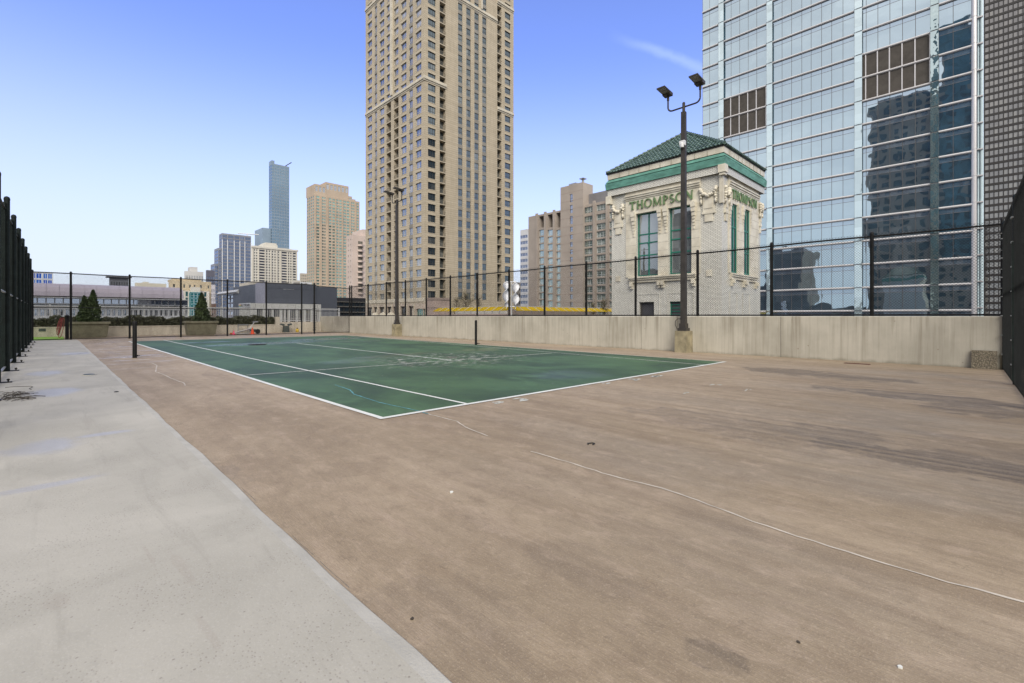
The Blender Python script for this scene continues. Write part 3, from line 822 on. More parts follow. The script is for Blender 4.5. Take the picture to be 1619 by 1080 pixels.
def cable(pts, label):
    mb = MB(); P = [ground(*p) for p in pts]; mb.tube([(a, b, .026) for a, b in P], .004, 5)
    tag(mb.build('wire_scrap', M['rubber']), label, 'wire')
cable([(8, 615), (20, 614), (35, 613.5), (48, 613), (52, 614), (46, 617), (50, 618.5)], 'thin bent black wire on the walkway above the twigs')

# aggregate paver leaning on the parapet
M['aggregate'] = None
def mk_agg():
    m, g, p = mat_base('aggregate')
    pos = g.n('ShaderNodeNewGeometry').outputs['Position']
    vo = g.n('ShaderNodeTexVoronoi', Vector=pos, Scale=55.0)
    g.set(p.inputs['Base Color'], g.mix(g.step(vo.outputs['Distance'], 0.25, 0.6), g.mix(g.n('ShaderNodeTexWhiteNoise', Vector=vo.outputs['Position']).outputs['Value'], (0.21, 0.175, 0.115), (0.40, 0.345, 0.25)), (0.10, 0.085, 0.06)))
    p.inputs['Roughness'].default_value = 0.85
    b = g.n('ShaderNodeBump', {'invert': True}, Strength=0.9, Height=vo.outputs['Distance']); b.inputs['Distance'].default_value = 0.02
    g.set(p.inputs['Normal'], b.outputs[0])
    return m
M['aggregate'] = mk_agg()
ya, yb = onx(WX-.1, 1536), onx(WX-.1, 1577)
mb = MB(); mb.hexa([(WX-.17, yb, 0), (WX-.12, yb, 0), (WX-.12, ya, 0), (WX-.17, ya, 0), (WX-.07, yb, .43), (WX-.02, yb, .43), (WX-.02, ya, .43), (WX-.07, ya, .43)])
tag(mb.build('paver_slab', M['aggregate']), 'pebbled concrete paver leaning on the parapet by the right corner', 'paver')

# ================================================================== TERRACE BEYOND THE FAR FENCE
M['terrace_wall'] = mk('terrace_wall', (0.56, 0.505, 0.415), 0.85, 0.12, 1.2, bump=0.2, stretch=(3, 3, .5))
PY = 37.0
def planter(px, pxl, pxr, label, two):
    x, y = ony(PY, px), PY
    t = thing('planter', label, 'planter', (x, y, 0), 'long olive planters with conifers')
    w = .90
    mb = MB()
    mb.hexa([(x-w*.86, y-.36, .03), (x+w*.86, y-.36, .03), (x+w*.86, y+.36, .03), (x-w*.86, y+.36, .03), (x-w*.96, y-.46, .80), (x+w*.96, y-.46, .80), (x+w*.96, y+.46, .80), (x-w*.96, y+.46, .80)])
    mb.box(x-w*.80, y-.34, 0, x+w*.80, y+.34, .03)
    mb.build('basin', M['planter'], t)
    mb = MB()
    for (a0, b0, a1, b1) in ((-w*1.03, -.53, w*1.03, -.37), (-w*1.03, .37, w*1.03, .53), (-w*1.03, -.37, -w*.87, .37), (w*.87, -.37, w*1.03, .37)):
        mb.box(x+a0, y+b0, .80, x+a1, y+b1, .93)
    mb.build('rim', M['planter'], t)
    mb = MB(); mb.box(x-w*.87, y-.37, .80, x+w*.87, y+.37, .88); mb.build('soil', M['soil'], t)
    return x, y
def leafquads(mb, pts, size, r, up=0.3):
    for p in pts:
        a = Vector((r.gauss(0, 1), r.gauss(0, 1), r.gauss(0, 1)+up)).normalized()
        b = a.cross(Vector((r.gauss(0, 1), r.gauss(0, 1), r.gauss(0, 1)))).normalized()
        s = size*r.uniform(.6, 1.3); p = Vector(p)
        mb.poly([p-b*s*.4, p+a*s*.5-b*s*.35, p+a*s, p+a*s*.5+b*s*.35, p+b*s*.4])
def conifer(x, y, cones, label, seed):
    t = thing('conifer_shrub', label, 'conifer', (x, y, .88), 'conifers in the planters')
    r = random.Random(seed); mb = MB(); pts = []
    for (cx, h, rad, cnt) in cones:
        for _ in range(cnt):
            u = r.random(); zz = u**1.15
            env = rad*(1-zz)**.72*(1.0 if zz > .10 else .80+2*zz)
            an = r.uniform(0, 6.283); lump = 1+.16*math.sin(an*3+zz*14+seed)+.10*math.sin(an*7-zz*23)
            rr = env*lump*math.sqrt(r.uniform(.35, 1.0))
            pts.append((x+cx+math.cos(an)*rr, y+math.sin(an)*rr, .90+zz*h))
    leafquads(mb, pts, .085, r, .9)
    mb.build('foliage', M['conifer'], t, fix=False)
    mb = MB(); mb.tube([(x, y, .86), (x, y, .90+cones[0][1]*.8)], [.05, .01], 6); mb.build('stem', M['trunk'], t)
x, y = planter(141, 115, 168, 'olive planter holding a twin topped conifer', True)
conifer(x+.05, y, [(.12, 1.86, .42, 4200), (-.26, 1.50, .36, 3000)], 'twin topped dark green conifer in the planter by the hose', 2)
x, y = planter(317.5, 293, 342, 'olive planter holding a single pointed conifer', False)
conifer(x+.05, y, [(0, 1.88, .50, 5200)], 'single pointed dark green conifer in the right planter', 5)
# low terrace wall
TY = 38.8
xa = -4.0; xp0, xp1 = ony(TY, 435.5), ony(TY, 442)
tw = thing('terrace_wall', 'low cream terrace wall under the clipped hedge', 'wall', (6, TY, 0))
mb = MB(); mb.box(xa, TY, 0, xp0, TY+.25, .56); mb.build('wall_body', M['terrace_wall'], tw)
mb = MB(); mb.box(xa, TY-.03, .56, xp0, TY+.28, .62); mb.build('coping', M['terrace_wall'], tw)
mb = MB(); mb.box(xp0, TY-.05, 0, xp1, TY+1.2, 1.2); mb.build('end_pier', M['terrace_wall'], tw)
mb = MB(); mb.box(xp1, TY, 0, WX, TY+.25, .80); mb.build('lower_wall', M['terrace_wall'], tw)
vx0, vz0 = ony(TY, 61, 520.5)
mb = MB(); mb.box(vx0, TY-.02, .36, vx0+.30, TY, .52); mb.build('vent', M['bin'], tw)
# hedge
r = random.Random(11); mb = MB(); pts = []
for _ in range(19000):
    x = r.uniform(-2.0, xp0+.02); zt = 1.20+.07*math.sin(x*1.9)+.06*math.sin(x*5.1+1)+.04*math.sin(x*11)
    z = .52+(zt-.52)*r.random()**.7; yy = TY+.12+abs(r.gauss(0, .25)) if r.random() < .6 else r.uniform(TY+.25, TY+1.3)
    pts.append((x, min(yy, TY+1.4), z))
leafquads(mb, pts, .085, r, .3)
hd = thing('hedge', 'clipped dark olive hedge growing behind the low terrace wall', 'hedge', (6, TY+.8, .7))
mb.build('foliage', M['hedge'], hd, fix=False)
mb = MB(); mb.box(-2.5, TY+.26, .2, xp0, TY+1.5, .55); mb.build('soil_bed', M['soil'], hd)
mb = MB()
for i in range(60):
    a = -2.3+(xp0+2.3)*i/60; b_ = -2.3+(xp0+2.3)*(i+1)/60; mb.box(a, TY+.34, .55, b_-.002, TY+1.2, 1.02+.05*math.sin(i*1.7)+.03*math.sin(i*.6))
hc = mb.build('filler_core', M['hedge'], hd); hc['kind'] = 'stuff'  # solid boxes added as a core to fill gaps in the foliage
mb = MB()
for i in range(60):
    x = r.uniform(-2, xp0); mb.tube([(x, TY+.7, .6), (x+r.uniform(-.2, .2), TY+r.uniform(.4, 1.0), 1.1)], .012, 4)
mb.build('stems', M['trunk'], hd)
# picket railing along the terrace edge
RYY = 40.9
rl = thing('picket_railing', 'pale grey metal picket railing along the terrace edge', 'railing', (7, RYY, 0))
xr1 = ony(RYY, 536)
mb = MB(); mb.box(-2.5, RYY-.03, 1.84, xr1, RYY+.03, 1.92); mb.build('top_rail', M['rail_grey'], rl)
mb = MB(); mb.box(-2.5, RYY-.02, .86, xr1, RYY+.02, .92); mb.build('bottom_rail', M['rail_grey'], rl)
mb = MB(); x = -2.5; i = 0
while x < xr1:
    mb.box(x-.011, RYY-.011, .92, x+.011, RYY+.011, 1.84); x += .115
b = mb.build('pickets', M['rail_grey'], rl); b['kind'] = 'stuff'
x = -2.4
while x < xr1+.01:
    mb = MB(); mb.box(x-.05, RYY-.05, 0, x+.05, RYY+.05, 1.98); mb.build('post', M['rail_grey'], rl); x += (xr1-.0+2.4)/9
# turf corner and hose post
mb = MB(); x0t, x1t = ony(FY+.6, 40), ony(FY+.6, 102); mb.box(x0t-1.6, FY+.5, 0, x1t, TY, .03)
tag(mb.build('turf', M['turf']), 'bright green turf patch behind the fence corner', 'turf', kind='stuff')
hy = FY+.55; hx = ony(hy, 106)
hp = thing('hose_post', 'short black post holding a coiled hose behind the fence', 'post', (hx, hy, 0))
mb = MB(); mb.lathe([(.075, 0), (.075, 1.22), (.09, 1.22), (.09, 1.28), (.05, 1.31)], (hx, hy, 0), 12); mb.build('post', M['black_metal'], hp)
mb = MB(); mb.tube([(hx, hy, 1.15), (hx-.20, hy-.06, 1.18), (hx-.24, hy-.06, 1.24)], .02, 6); mb.build('hook', M['black_metal'], hp)
ho = thing('garden_hose', 'faded red hose hanging in loops from the short black post', 'hose', (hx-.15, hy, .6))
r = random.Random(8)
for k in range(6):
    mb = MB(); cx = hx-.16+r.uniform(-.10, .04); w = r.uniform(.02, .075); L = r.uniform(.75, 1.05); pts = []
    for i in range(25):
        a = 2*math.pi*i/24; zz = 1.17-L/2+math.cos(a)*L/2
        pts.append((cx+math.sin(a)*w*(1.4-zz*.5)-(1.17-zz)*.16, hy-.08+r.uniform(-.03, .03)+k*.006, zz))
    mb.tube(pts, .015, 6, caps=False); mb.build('loop', M['hose'], ho)
# steel dolly and cones
DY = 36.6
def pz(px, py, dy=0.0): x, z = ony(DY+dy, px, py); return (x, DY+dy, max(z, .02))
dl = thing('hand_dolly', 'tilted silver equipment dolly with black wheels between two cones', 'dolly', pz(392, 528))
mb = MB()
for dy in (-.22, .22):
    mb.tube([pz(370, 526.5, dy), pz(392, 520.5, dy), pz(396, 519, dy)], .04, 6)
    mb.tube([pz(372, 528, dy), pz(398, 527, dy)], .03, 6)
    mb.tube([pz(392, 520.5, dy), pz(398, 527, dy)], .03, 6)
mb.obox((pz(383, 523.5)[0], DY, pz(383, 523.5)[2]), (.38, 0, .10), (0, .2, 0), (-.008, 0, .03))
mb.build('frame', M['silver'], dl)
mb = MB()
for dy in (-.16, .16):
    mb.tube([pz(393, 522, dy), pz(402, 510, dy)], .024, 6)
mb.obox((pz(403.5, 509)[0], DY, pz(403, 509)[2]), (.14, 0, .01), (0, .2, 0), (0, 0, .03))
mb.build('handle', M['silver'], dl)
for dy in (-.3, .3):
    mb = MB(); c = pz(407.5, 524.6, dy); n = 16
    mb.prism([(c[0]+.16*math.cos(6.283*i/n), c[1]-.05, .17+.16*math.sin(6.283*i/n)) for i in range(n)], (0, .1, 0)); mb.build('wheel', M['rubber'], dl)
mb = MB(); mb.tube([pz(407.5, 524.6, -.3), pz(407.5, 524.6, .3)], .02, 6); c = pz(401, 523.5); mb.obox((c[0], DY, .22), (.26, 0, 0), (0, .18, 0), (0, 0, .10)); mb.build('axle_box', M['bin'], dl)
mb = MB(); c = pz(366.5, 526.5); mb.obox((c[0], DY-.1, .06), (.12, 0, 0), (0, .1, 0), (0, 0, .05)); mb.build('toe_block', mk('toe', (0.5, 0.12, 0.03), .6, .1, 5), dl)
st = thing('metal_stand', 'low grey metal bench frame against the terrace wall behind the dolly', 'stand', pz(384, 528, 1.2))
mb = MB()
for (a, b_) in ((376, 376), (391.5, 391.5)):
    mb.tube([pz(a, 528, 1.6), pz(a, 513.2, 1.6)], .025, 6)
mb.tube([pz(377.5, 514, 1.3), pz(377.5, 528, 1.3)], .02, 6); mb.build('legs', M['galv'], st)
c = pz(384.5, 513.8, 1.6); mb = MB(); mb.obox(c, (.33, 0, 0), (0, .2, 0), (0, 0, .04)); mb.build('top', M['galv'], st)
def cone(px, m, h, label):
    x, y, _ = pz(px, 529, -.5); t = thing('traffic_cone', label, 'traffic cone', (x, y, 0), 'cones beside the dolly')
    mb = MB(); mb.lathe([(h*.26, .02), (h*.10, h*.8), (h*.06, h-.02), (h*.03, h)], (x, y, 0), 14); mb.build('cone_body', M[m], t)
    mb = MB(); mb.box(x-h*.33, y-h*.33, 0, x+h*.33, y+h*.33, .02); mb.build('base', M[m], t)
cone(369.5, 'pink', .30, 'small pink cone at the left end of the dolly')
cone(399.2, 'orange', .46, 'orange traffic cone in front of the dolly wheels')
def pedestal(px, label, lids):
    y = TY-.5; x = ony(y, px); t = thing('waste_bin', label, 'bin', (x, y, 0), 'grey green bins by the low wall')
    mb = MB(); mb.hexa([(x-.22, y-.18, 0), (x+.20, y-.18, 0), (x+.20, y+.18, 0), (x-.22, y+.18, 0), (x-.18, y-.16, .50), (x+.18, y-.16, .50), (x+.18, y+.16, .50), (x-.18, y+.16, .50)]); mb.build('body', M['bin'], t)
    if lids:
        for s in (-1, 1):
            mb = MB(); mb.obox((x+s*.27, y, .60), (.11, 0, s*.03), (0, .17, 0), (-s*.02, 0, .06)); mb.build('flap', M['bin'], t)
    else:
        mb = MB(); mb.obox((x, y, .60), (.36, 0, 0), (0, .2, 0), (0, 0, .055)); mb.build('lid', M['bin'], t)
        mb = MB(); mb.box(x-.2, y-.16, .5, x+.2, y+.16, .56); mb.build('neck', M['bin'], t)
pedestal(452.3, 'grey green bin with two raised flaps left of the yellow jug', True)
pedestal(528, 'grey green bin with a flat wide lid behind the gate', False)
y = TY-.7; x = ony(y, 470)
t = thing('yellow_jug', 'small yellow jug on the floor against the low wall', 'jug', (x, y, 0))
mb = MB(); mb.lathe([(.10, 0), (.12, .05), (.12, .20), (.07, .26)], (x, y, 0), 12); mb.build('body', M['yellow'], t)
mb = MB(); mb.lathe([(.04, .26), (.05, .27), (.05, .33), (.03, .34)], (x, y, 0), 10); mb.build('cap', M['rubber'], t)

# ================================================================== BUILDINGS
def pb(mb, ax, c0, c1, a0, a1, z0, z1, mi=0):
    if ax == 'x': mb.box(c0, a0, z0, c1, a1, z1, mi)
    else: mb.box(a0, c0, z0, a1, c1, z1, mi)
def P3(ax, c, a, z): return (c, a, z) if ax == 'x' else (a, c, z)
def span(ax, c, p0, p1):
    f = onx if ax == 'x' else ony
    a, b = f(c, p0), f(c, p1)
    return (a, b) if a < b else (b, a)
def zat(ax, c, px, py): return (onx if ax == 'x' else ony)(c, px, py)[1]
def in_frame(x, y, z, ymax=503):
    px, py = proj(x, y, z); return -2 < px < 1621 and -4 < py < ymax

GL = {}
GL['pale'] = mk_glass('glass_pale', (0.045, 0.055, 0.065), (0.80, 0.86, 0.95), 0.27, 0.012, 0.36, (1.9, 1.9, 3.05), (0.46, 0.45, 0.42))
GL['dark'] = mk_glass('glass_dark', (0.03, 0.042, 0.05), (0.7, 0.85, 0.95), 0.12, 0.012, 0.22, (1.9, 1.9, 3.05), (0.27, 0.28, 0.265))
GL['teal'] = mk_glass('glass_teal', (0.045, 0.09, 0.085), (0.60, 0.92, 0.86), 0.22, 0.004, 0.45, (2.5, 2.5, 3.0), (0.22, 0.46, 0.40))
GL['blue'] = mk_glass('glass_blue', (0.03, 0.06, 0.09), (0.50, 0.68, 0.85), 0.32, 0.01, 0.12, (3, 3, 3.2), (0.12, 0.18, 0.24))
GL['navy'] = mk_glass('glass_navy', (0.025, 0.035, 0.06), (0.55, 0.65, 0.92), 0.20, 0.01, 0.2, (3, 3, 3.2), (0.15, 0.18, 0.24))
GL['bright'] = mk_glass('glass_bright', (0.01, 0.06, 0.38), (0.06, 0.22, 0.9), 0.18, 0.01, 0.3, (4, 4, 3.2), (0.05, 0.22, 0.65))
GL['grey'] = mk_glass('glass_grey', (0.09, 0.10, 0.12), (0.85, 0.9, 1.0), 0.30, 0.004, 0.3, (2.5, 2.5, 3.0), (0.3, 0.31, 0.33))
GL['curtain'] = mk_glass('glass_curtain', (0.06, 0.10, 0.12), (0.68, 0.82, 0.92), 0.62, 0.026, 0.10, (2.2, 2.2, 4.0), (0.25, 0.32, 0.36), 0.22)
GL['spandrel'] = mk_glass('glass_spandrel', (0.16, 0.21, 0.26), (0.66, 0.80, 0.94), 0.52, 0.018, 0.0, wscale=0.22)
GL['fin2'] = mk_glass('glass_fin_reflection', (0.13, 0.20, 0.21), (0.78, 0.92, 0.93), 0.55, 0.05, 0.0, wscale=0.6)  # base colour darkened to imitate the dark teal reflection on the last fin
GL['fin'] = mk_glass('glass_fin', (0.52, 0.65, 0.70), (0.80, 0.92, 0.97), 0.40, 0.03, 0.0, wscale=0.5)
GL['bronze'] = mk_glass('glass_bronze', (0.12, 0.115, 0.11), (0.72, 0.70, 0.69), 0.22, 0.01, 0.35, (1.7, 1.7, 3.4), (0.28, 0.265, 0.235))
GL['lobby'] = mk_glass('glass_lobby', (0.02, 0.025, 0.03), (0.8, 0.85, 0.9), 0.10, 0.0, 0.1, (2, 2, 3))
M['frame_dark'] = mk('frame_dark', (0.06, 0.055, 0.05), 0.5, 0.1, 2)
M['frame_light'] = mk('frame_light', (0.55, 0.53, 0.48), 0.6, 0.08, 2)
M['frame_white'] = mk('frame_white', (0.68, 0.69, 0.70), 0.5, 0.06, 2)
M['tan_stone'] = mk_brick('tan_stone', (0.43, 0.368, 0.268), (0.475, 0.41, 0.305), (0.27, 0.21, 0.135), 7.0, 0.61, 0.035, 0.8, 0.2, 0.0, 0.25)
M['lintel_stone'] = mk('lintel_stone', (0.52, 0.455, 0.345), 0.8, 0.08, 0.6)
M['cream_trim'] = mk('cream_trim', (0.56, 0.51, 0.41), 0.75, 0.1, 0.6)
M['strip_grey'] = mk('strip_grey', (0.24, 0.225, 0.195), 0.75, 0.1, 0.6)
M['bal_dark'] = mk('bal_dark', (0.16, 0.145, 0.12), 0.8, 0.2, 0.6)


def style(glass, frame='frame_dark', nx=2, ny=1, ft=0.06, rec=0.22, lintel=None, rail=False, sash=0.0):
    return dict(glass=glass, frame=frame, nx=nx, ny=ny, ft=ft, rec=rec, lintel=lintel, rail=rail, sash=sash)
def add_window(mb, ax, c, a, z, w, h, st):
    r = st['rec']; ft = st['ft']
    mb.poly([P3(ax, c+r, a-w/2, z-h/2), P3(ax, c+r, a+w/2, z-h/2), P3(ax, c+r, a+w/2, z+h/2), P3(ax, c+r, a-w/2, z+h/2)][::(-1 if ax == 'x' else 1)], 0)
    c0, c1 = c+r-.05, c+r-.004
    if ft > 0:
        for s in (-1, 1):
            pb(mb, ax, c0, c1, a+s*(w/2-ft/2)-ft/2, a+s*(w/2-ft/2)+ft/2, z-h/2, z+h/2, 1)
            pb(mb, ax, c0+.002, c1, a-w/2+ft, a+w/2-ft, z+s*(h/2-ft/2)-ft/2, z+s*(h/2-ft/2)+ft/2, 1)
        for i in range(1, st['nx']):
            x = a-w/2+w*i/st['nx']; pb(mb, ax, c0+.003, c1, x-ft/2, x+ft/2, z-h/2+ft, z+h/2-ft, 1)
        for i in range(1, st['ny']):
            y = z-h/2+h*i/st['ny']; pb(mb, ax, c0+.006, c1, a-w/2+ft, a+w/2-ft, y-ft/2, y+ft/2, 1)
        if st['sash']:
            y = z-h/2+h*st['sash']; pb(mb, ax, c0+.006, c1, a-w/2+ft, a+w/2-ft, y-ft/2, y+ft/2, 1)
    if st['lintel']:
        pb(mb, ax, c-.05, c+.03, a-w/2-.12, a+w/2+.12, z+h/2+.004, z+h/2+.22, 2)
        pb(mb, ax, c-.04, c+.03, a-w/2-.06, a+w/2+.06, z-h/2-.14, z-h/2-.004, 2)
    if st['rail']:
        pb(mb, ax, c+.02, c+.07, a-w/2, a+w/2, z-h/2+1.0, z-h/2+1.07, 1)
        pb(mb, ax, c+.02, c+.07, a-w/2, a+w/2, z-h/2+.02, z-h/2+.10, 1)
        n = max(3, int(w/.22))
        for i in range(n+1):
            x = a-w/2+w*i/n; pb(mb, ax, c+.03, c+.06, x-.02, x+.02, z-h/2+.1, z-h/2+1.0, 1)
def style_mats(st):
    return [GL[st['glass']] if st['glass'] in GL else M[st['glass']], M[st['frame']], M[st['lintel'] or st['frame']]]
WCACHE = {}
class Bld:
    def __init__(s, root):
        s.root = root; s.wall = MB(); s.ops = {}
    def face(s, ax, c, a0, a1, z0, z1, ops):
        """wall plane with real openings; ops = (a0,a1,z0,z1,name,style)"""
        mb = s.wall
        def q(p0, p1, p2, p3): mb.poly([p0, p1, p2, p3])
        zs = sorted({z0, z1} | {round(v, 4) for o in ops for v in (o[2], o[3])})
        zs = [z for z in zs if z0-1e-6 <= z <= z1+1e-6]
        for i in range(len(zs)-1):
            lo, hi = zs[i], zs[i+1]
            if hi-lo < 1e-4: continue
            row = sorted([(o[0], o[1]) for o in ops if o[2] <= lo+1e-3 and o[3] >= hi-1e-3])
            x = a0
            for (p, r) in row+[(a1, a1)]:
                if p > x+1e-4: q(P3(ax, c, x, lo), P3(ax, c, p, lo), P3(ax, c, p, hi), P3(ax, c, x, hi))
                x = max(x, r)
        for (p, r, lo, hi, nm, st) in ops:
            d = st['rec']
            for (A, B) in (((p, lo), (r, lo)), ((r, lo), (r, hi)), ((r, hi), (p, hi)), ((p, hi), (p, lo))):
                q(P3(ax, c, *A), P3(ax, c, *B), P3(ax, c+d, *B), P3(ax, c+d, *A))
            s.ops.setdefault(nm, []).append((ax, c, (p+r)/2, (lo+hi)/2, r-p, hi-lo, st))
    def shell(s, x0, x1, y0, y1, z0, z1, left=True, front=True):
        """rear walls and roof (the faces built with openings are left out)"""
        m = s.wall
        m.poly([(x0, y0, z1), (x1, y0, z1), (x1, y1, z1), (x0, y1, z1)])
        m.poly([(x1, y0, z0), (x1, y1, z0), (x1, y1, z1), (x1, y0, z1)])
        m.poly([(x0, y1, z0), (x1, y1, z0), (x1, y1, z1), (x0, y1, z1)])
        if not left: m.poly([(x0, y0, z0), (x0, y1, z0), (x0, y1, z1), (x0, y0, z1)])
        if not front: m.poly([(x0, y0, z0), (x1, y0, z0), (x1, y0, z1), (x0, y0, z1)])
    def finish(s, wallmat, limit=100, vis=None, name='wall'):
        wl = s.wall.build(name, wallmat, s.root, fix=False) if s.wall.f else None
        for nm, lst in s.ops.items():
            def key(o):
                p = P3(o[0], o[1], o[2], o[3]); px, py = proj(*p); d = p[0]*S_+p[1]*C_
                ok = in_frame(*p) and (vis is None or vis(px, py))
                obl = abs(ray(px)[0 if o[0] == 'x' else 1]) if ok else 0
                return -(o[4]*o[5]/d/d*obl if ok else 0), py
            lst = sorted(lst, key=key)
            big = [o for o in lst[:limit] if key(o)[0] < 0]; rest = lst[len(big):]
            for o in big:
                ax, c, a, z, w, h, st = o
                k = (ax, round(w, 2), round(h, 2), tuple(sorted((k, str(v)) for k, v in st.items())))
                if k not in WCACHE:
                    mb = MB(); add_window(mb, ax, 0, 0, 0, w, h, st); WCACHE[k] = mb.mesh(nm, style_mats(st), fix=False)
                ob = bpy.data.objects.new(nm, WCACHE[k]); COL.objects.link(ob); ob.parent = s.root
                ob.location = Vector(P3(ax, c, a, z))-worldloc(s.root)
            groups = {}
            for o in rest: groups.setdefault(id(o[6]), []).append(o)
            if rest:
                mb = MB(); mats = []; idx = {}
                for o in rest:
                    st = o[6]; sm = style_mats(st); m2 = MB(); add_window(m2, *o[:6], st)
                    b = len(mb.v); mb.v += m2.v
                    for f, mi in zip(m2.f, m2.m):
                        mt = sm[mi]
                        if mt.name not in idx: idx[mt.name] = len(mats); mats.append(mt)
                        mb.f.append(tuple(b+i for i in f)); mb.m.append(idx[mt.name])
                ob = mb.build(nm, mats, s.root, fix=False); ob['kind'] = 'stuff'
        return wl
def rows(z_first, step, n, h): return [(z_first+step*k-h/2, z_first+step*k+h/2) for k in range(n)]
def even(a0, a1, n, frac, m=0.0):
    w = (a1-a0-2*m)/n; return [(a0+m+w*(i+.5-frac/2), a0+m+w*(i+.5+frac/2)) for i in range(n)]


# ---------------------------------------------------------------- tall tan residential tower
D1 = 129.7
xc, yc = at(671, D1)
T1 = thing('residential_tower', 'tallest tan stone residential tower at the centre with white cornice bands', 'tower', (xc, yc, -29))
b = Bld(T1)
yl, xr = onx(xc, 578), ony(yc, 812)
ZT = 122.0
zr = rows(7.3, 3.05, 37, 2.0)
zcor = zat('x', xc, 671, 121.5)
stA = style('pale', 'frame_light', 2, 1, .07, .28, 'lintel_stone', sash=.32); stN = style('pale', 'frame_light', 2, 1, .06, .20, None, sash=.32)  # left face: glass coloured pale for the bright sky it reflects
stB = style('dark', 'frame_dark', 3, 1, .07, .28, 'lintel_stone', sash=.32); stS = style('dark', 'frame_dark', 2, 1, .06, .18, None, sash=.35)  # right face: darker glass colour stands for its dim reflection
stBal = style('dark', 'bal_dark', 2, 1, .07, 1.3, None, True)
ops = []
Lc = [(581.2, 587.9, 'A'), (592.5, 596.1, 'N'), (600.2, 607.4, 'A'), (611.3, 617.8, 'X'), (623, 629.8, 'X'), (634.1, 642.5, 'A'), (647.1, 652.4, 'N'), (657.2, 666.1, 'A')]
for (p, q, k) in Lc:
    a0, a1 = span('x', xc, p, q)
    for (z0, z1) in zr:
        if k == 'X' and z1 < zcor-1: ops.append((a0-.1, a1+.1, z0-.35, z1+.35, 'balcony', stBal))
        elif k == 'X': ops.append((a0, a1, z0, z1, 'window', stA))
        else: ops.append((a0, a1, z0, z1, 'window', stA if k == 'A' else stN))
b.face('x', xc, yc, yl, -29, ZT, ops)
ops = []
for (p, q, k) in [(676.7, 688.7, 'B'), (695.2, 704.4, 'X'), (724.3, 731.1, 'S'), (737.3, 744.1, 'S'), (750.1, 756.8, 'S'), (762.6, 768.9, 'S'), (786.2, 792.9, 'X'), (798.2, 807.1, 'B')]:
    a0, a1 = span('y', yc, p, q)
    for (z0, z1) in zr:
        if k == 'X': ops.append((a0, a1, z0-.40, z1+.40, 'balcony', stBal))
        else: ops.append((a0, a1, z0, z1, 'window', stB if k == 'B' else stS))
b.face('y', yc, xc, xr, -29, ZT, ops)
b.shell(xc, xr, yc, yl, -29, ZT)
b.finish(M['tan_stone'], vis=lambda px, py: py < 484)
# grey spandrels between stacked windows
for ax, c, cols in (('x', xc, [(592.5, 596.1), (647.1, 652.4)]), ('y', yc, [(724.3, 731.1), (737.3, 744.1), (750.1, 756.8), (762.6, 768.9)])):
    for (p, q) in cols:
        a0, a1 = span(ax, c, p, q); rest = MB()
        for i in range(len(zr)-1):
            vis_ = 0 <= i < 17 and in_frame(*P3(ax, c, a0, zr[i][1]))
            mb = MB() if vis_ and i < 16 else rest
            pb(mb, ax, c-.03, c+.1, a0, a1, zr[i][1]+.004, zr[i+1][0]-.004)
            if mb is not rest: mb.build('spandrel_panel', M['strip_grey'], T1)
        ob = rest.build('spandrel_panel', M['strip_grey'], T1); ob['kind'] = 'stuff'
def band(root, name, ax, c, a0, a1, z, hs=((-.9, -.45, .12), (-.45, 0, .35), (0, .45, .18)), m='cream_trim'):
    mb = MB()
    for (l, h, o) in hs: pb(mb, ax, c-o, c+.05, a0, a1, z+l, z+h-.003)
    return mb.build(name, M[m], root)
band(T1, 'cornice', 'x', xc, yc-.3, yl, zcor); band(T1, 'cornice', 'y', yc, xc-.3, ony(yc, 705.6), zcor); band(T1, 'cornice', 'y', yc, ony(yc, 786), xr, zcor)
zu = zat('x', xc, 578, 17)
band(T1, 'cornice', 'x', xc, yc-.3, yl, zu); band(T1, 'cornice', 'y', yc, xc-.3, ony(yc, 705.6), zu); band(T1, 'cornice', 'y', yc, ony(yc, 786), xr, zu)
band(T1, 'cornice', 'y', yc, ony(yc, 705.6)+.01, ony(yc, 786)-.01, zat('y', yc, 786, 32.5))
a0, a1 = span('x', xc, 618.7, 621.7); mb = MB(); pb(mb, 'x', xc-.5, xc+.1, a0, a1, zcor+.5, ZT); mb.build('white_pier', M['cream_trim'], T1)
a0, a1 = span('y', yc, 760.0, 762.0); mb = MB(); pb(mb, 'y', yc-.45, yc+.1, a0, a1, zat('y', yc, 786, 32.5)+.5, ZT); mb.build('white_pier', M['cream_trim'], T1)
# podium storeys of the tower, facing left
zb = zat('x', xc, 625, 478.5)
band(T1, 'cornice', 'x', xc, yc-.2, yl, zb, ((-.5, 0, .25), (0, .8, .5), (.8, 1.1, .3)))
M['podium_stone'] = mk('podium_stone', (0.50, 0.42, 0.34), 0.8, 0.1, 0.6)
PX = xc-1.2
bp = Bld(T1); ops = []
stL = style('lobby', 'frame_dark', 2, 1, .09, .5, None, sash=.75)
for (p, q) in ((580.5, 587), (591, 594.8), (599.4, 606), (612, 617), (621.5, 628), (633, 639.8), (646, 651.3)):
    a0, a1 = span('x', PX, p, q); ops.append((a0, a1, -2.6, zat('x', PX, 600, 485.5), 'podium_window', stL))
a0, a1 = span('x', PX, 657.8, 672); st2 = style('teal', 'frame_light', 4, 1, .1, .4, None)
ops.append((a0, a1, -1.5, zat('x', PX, 660, 488.5), 'podium_window', st2))
bp.face('x', PX, yc-1, yl, -29, zb-.6, ops); bp.shell(PX, xc, yc-1, yl, -29, zb-.6, front=False)
bp.finish(M['podium_stone'], name='podium_wall')
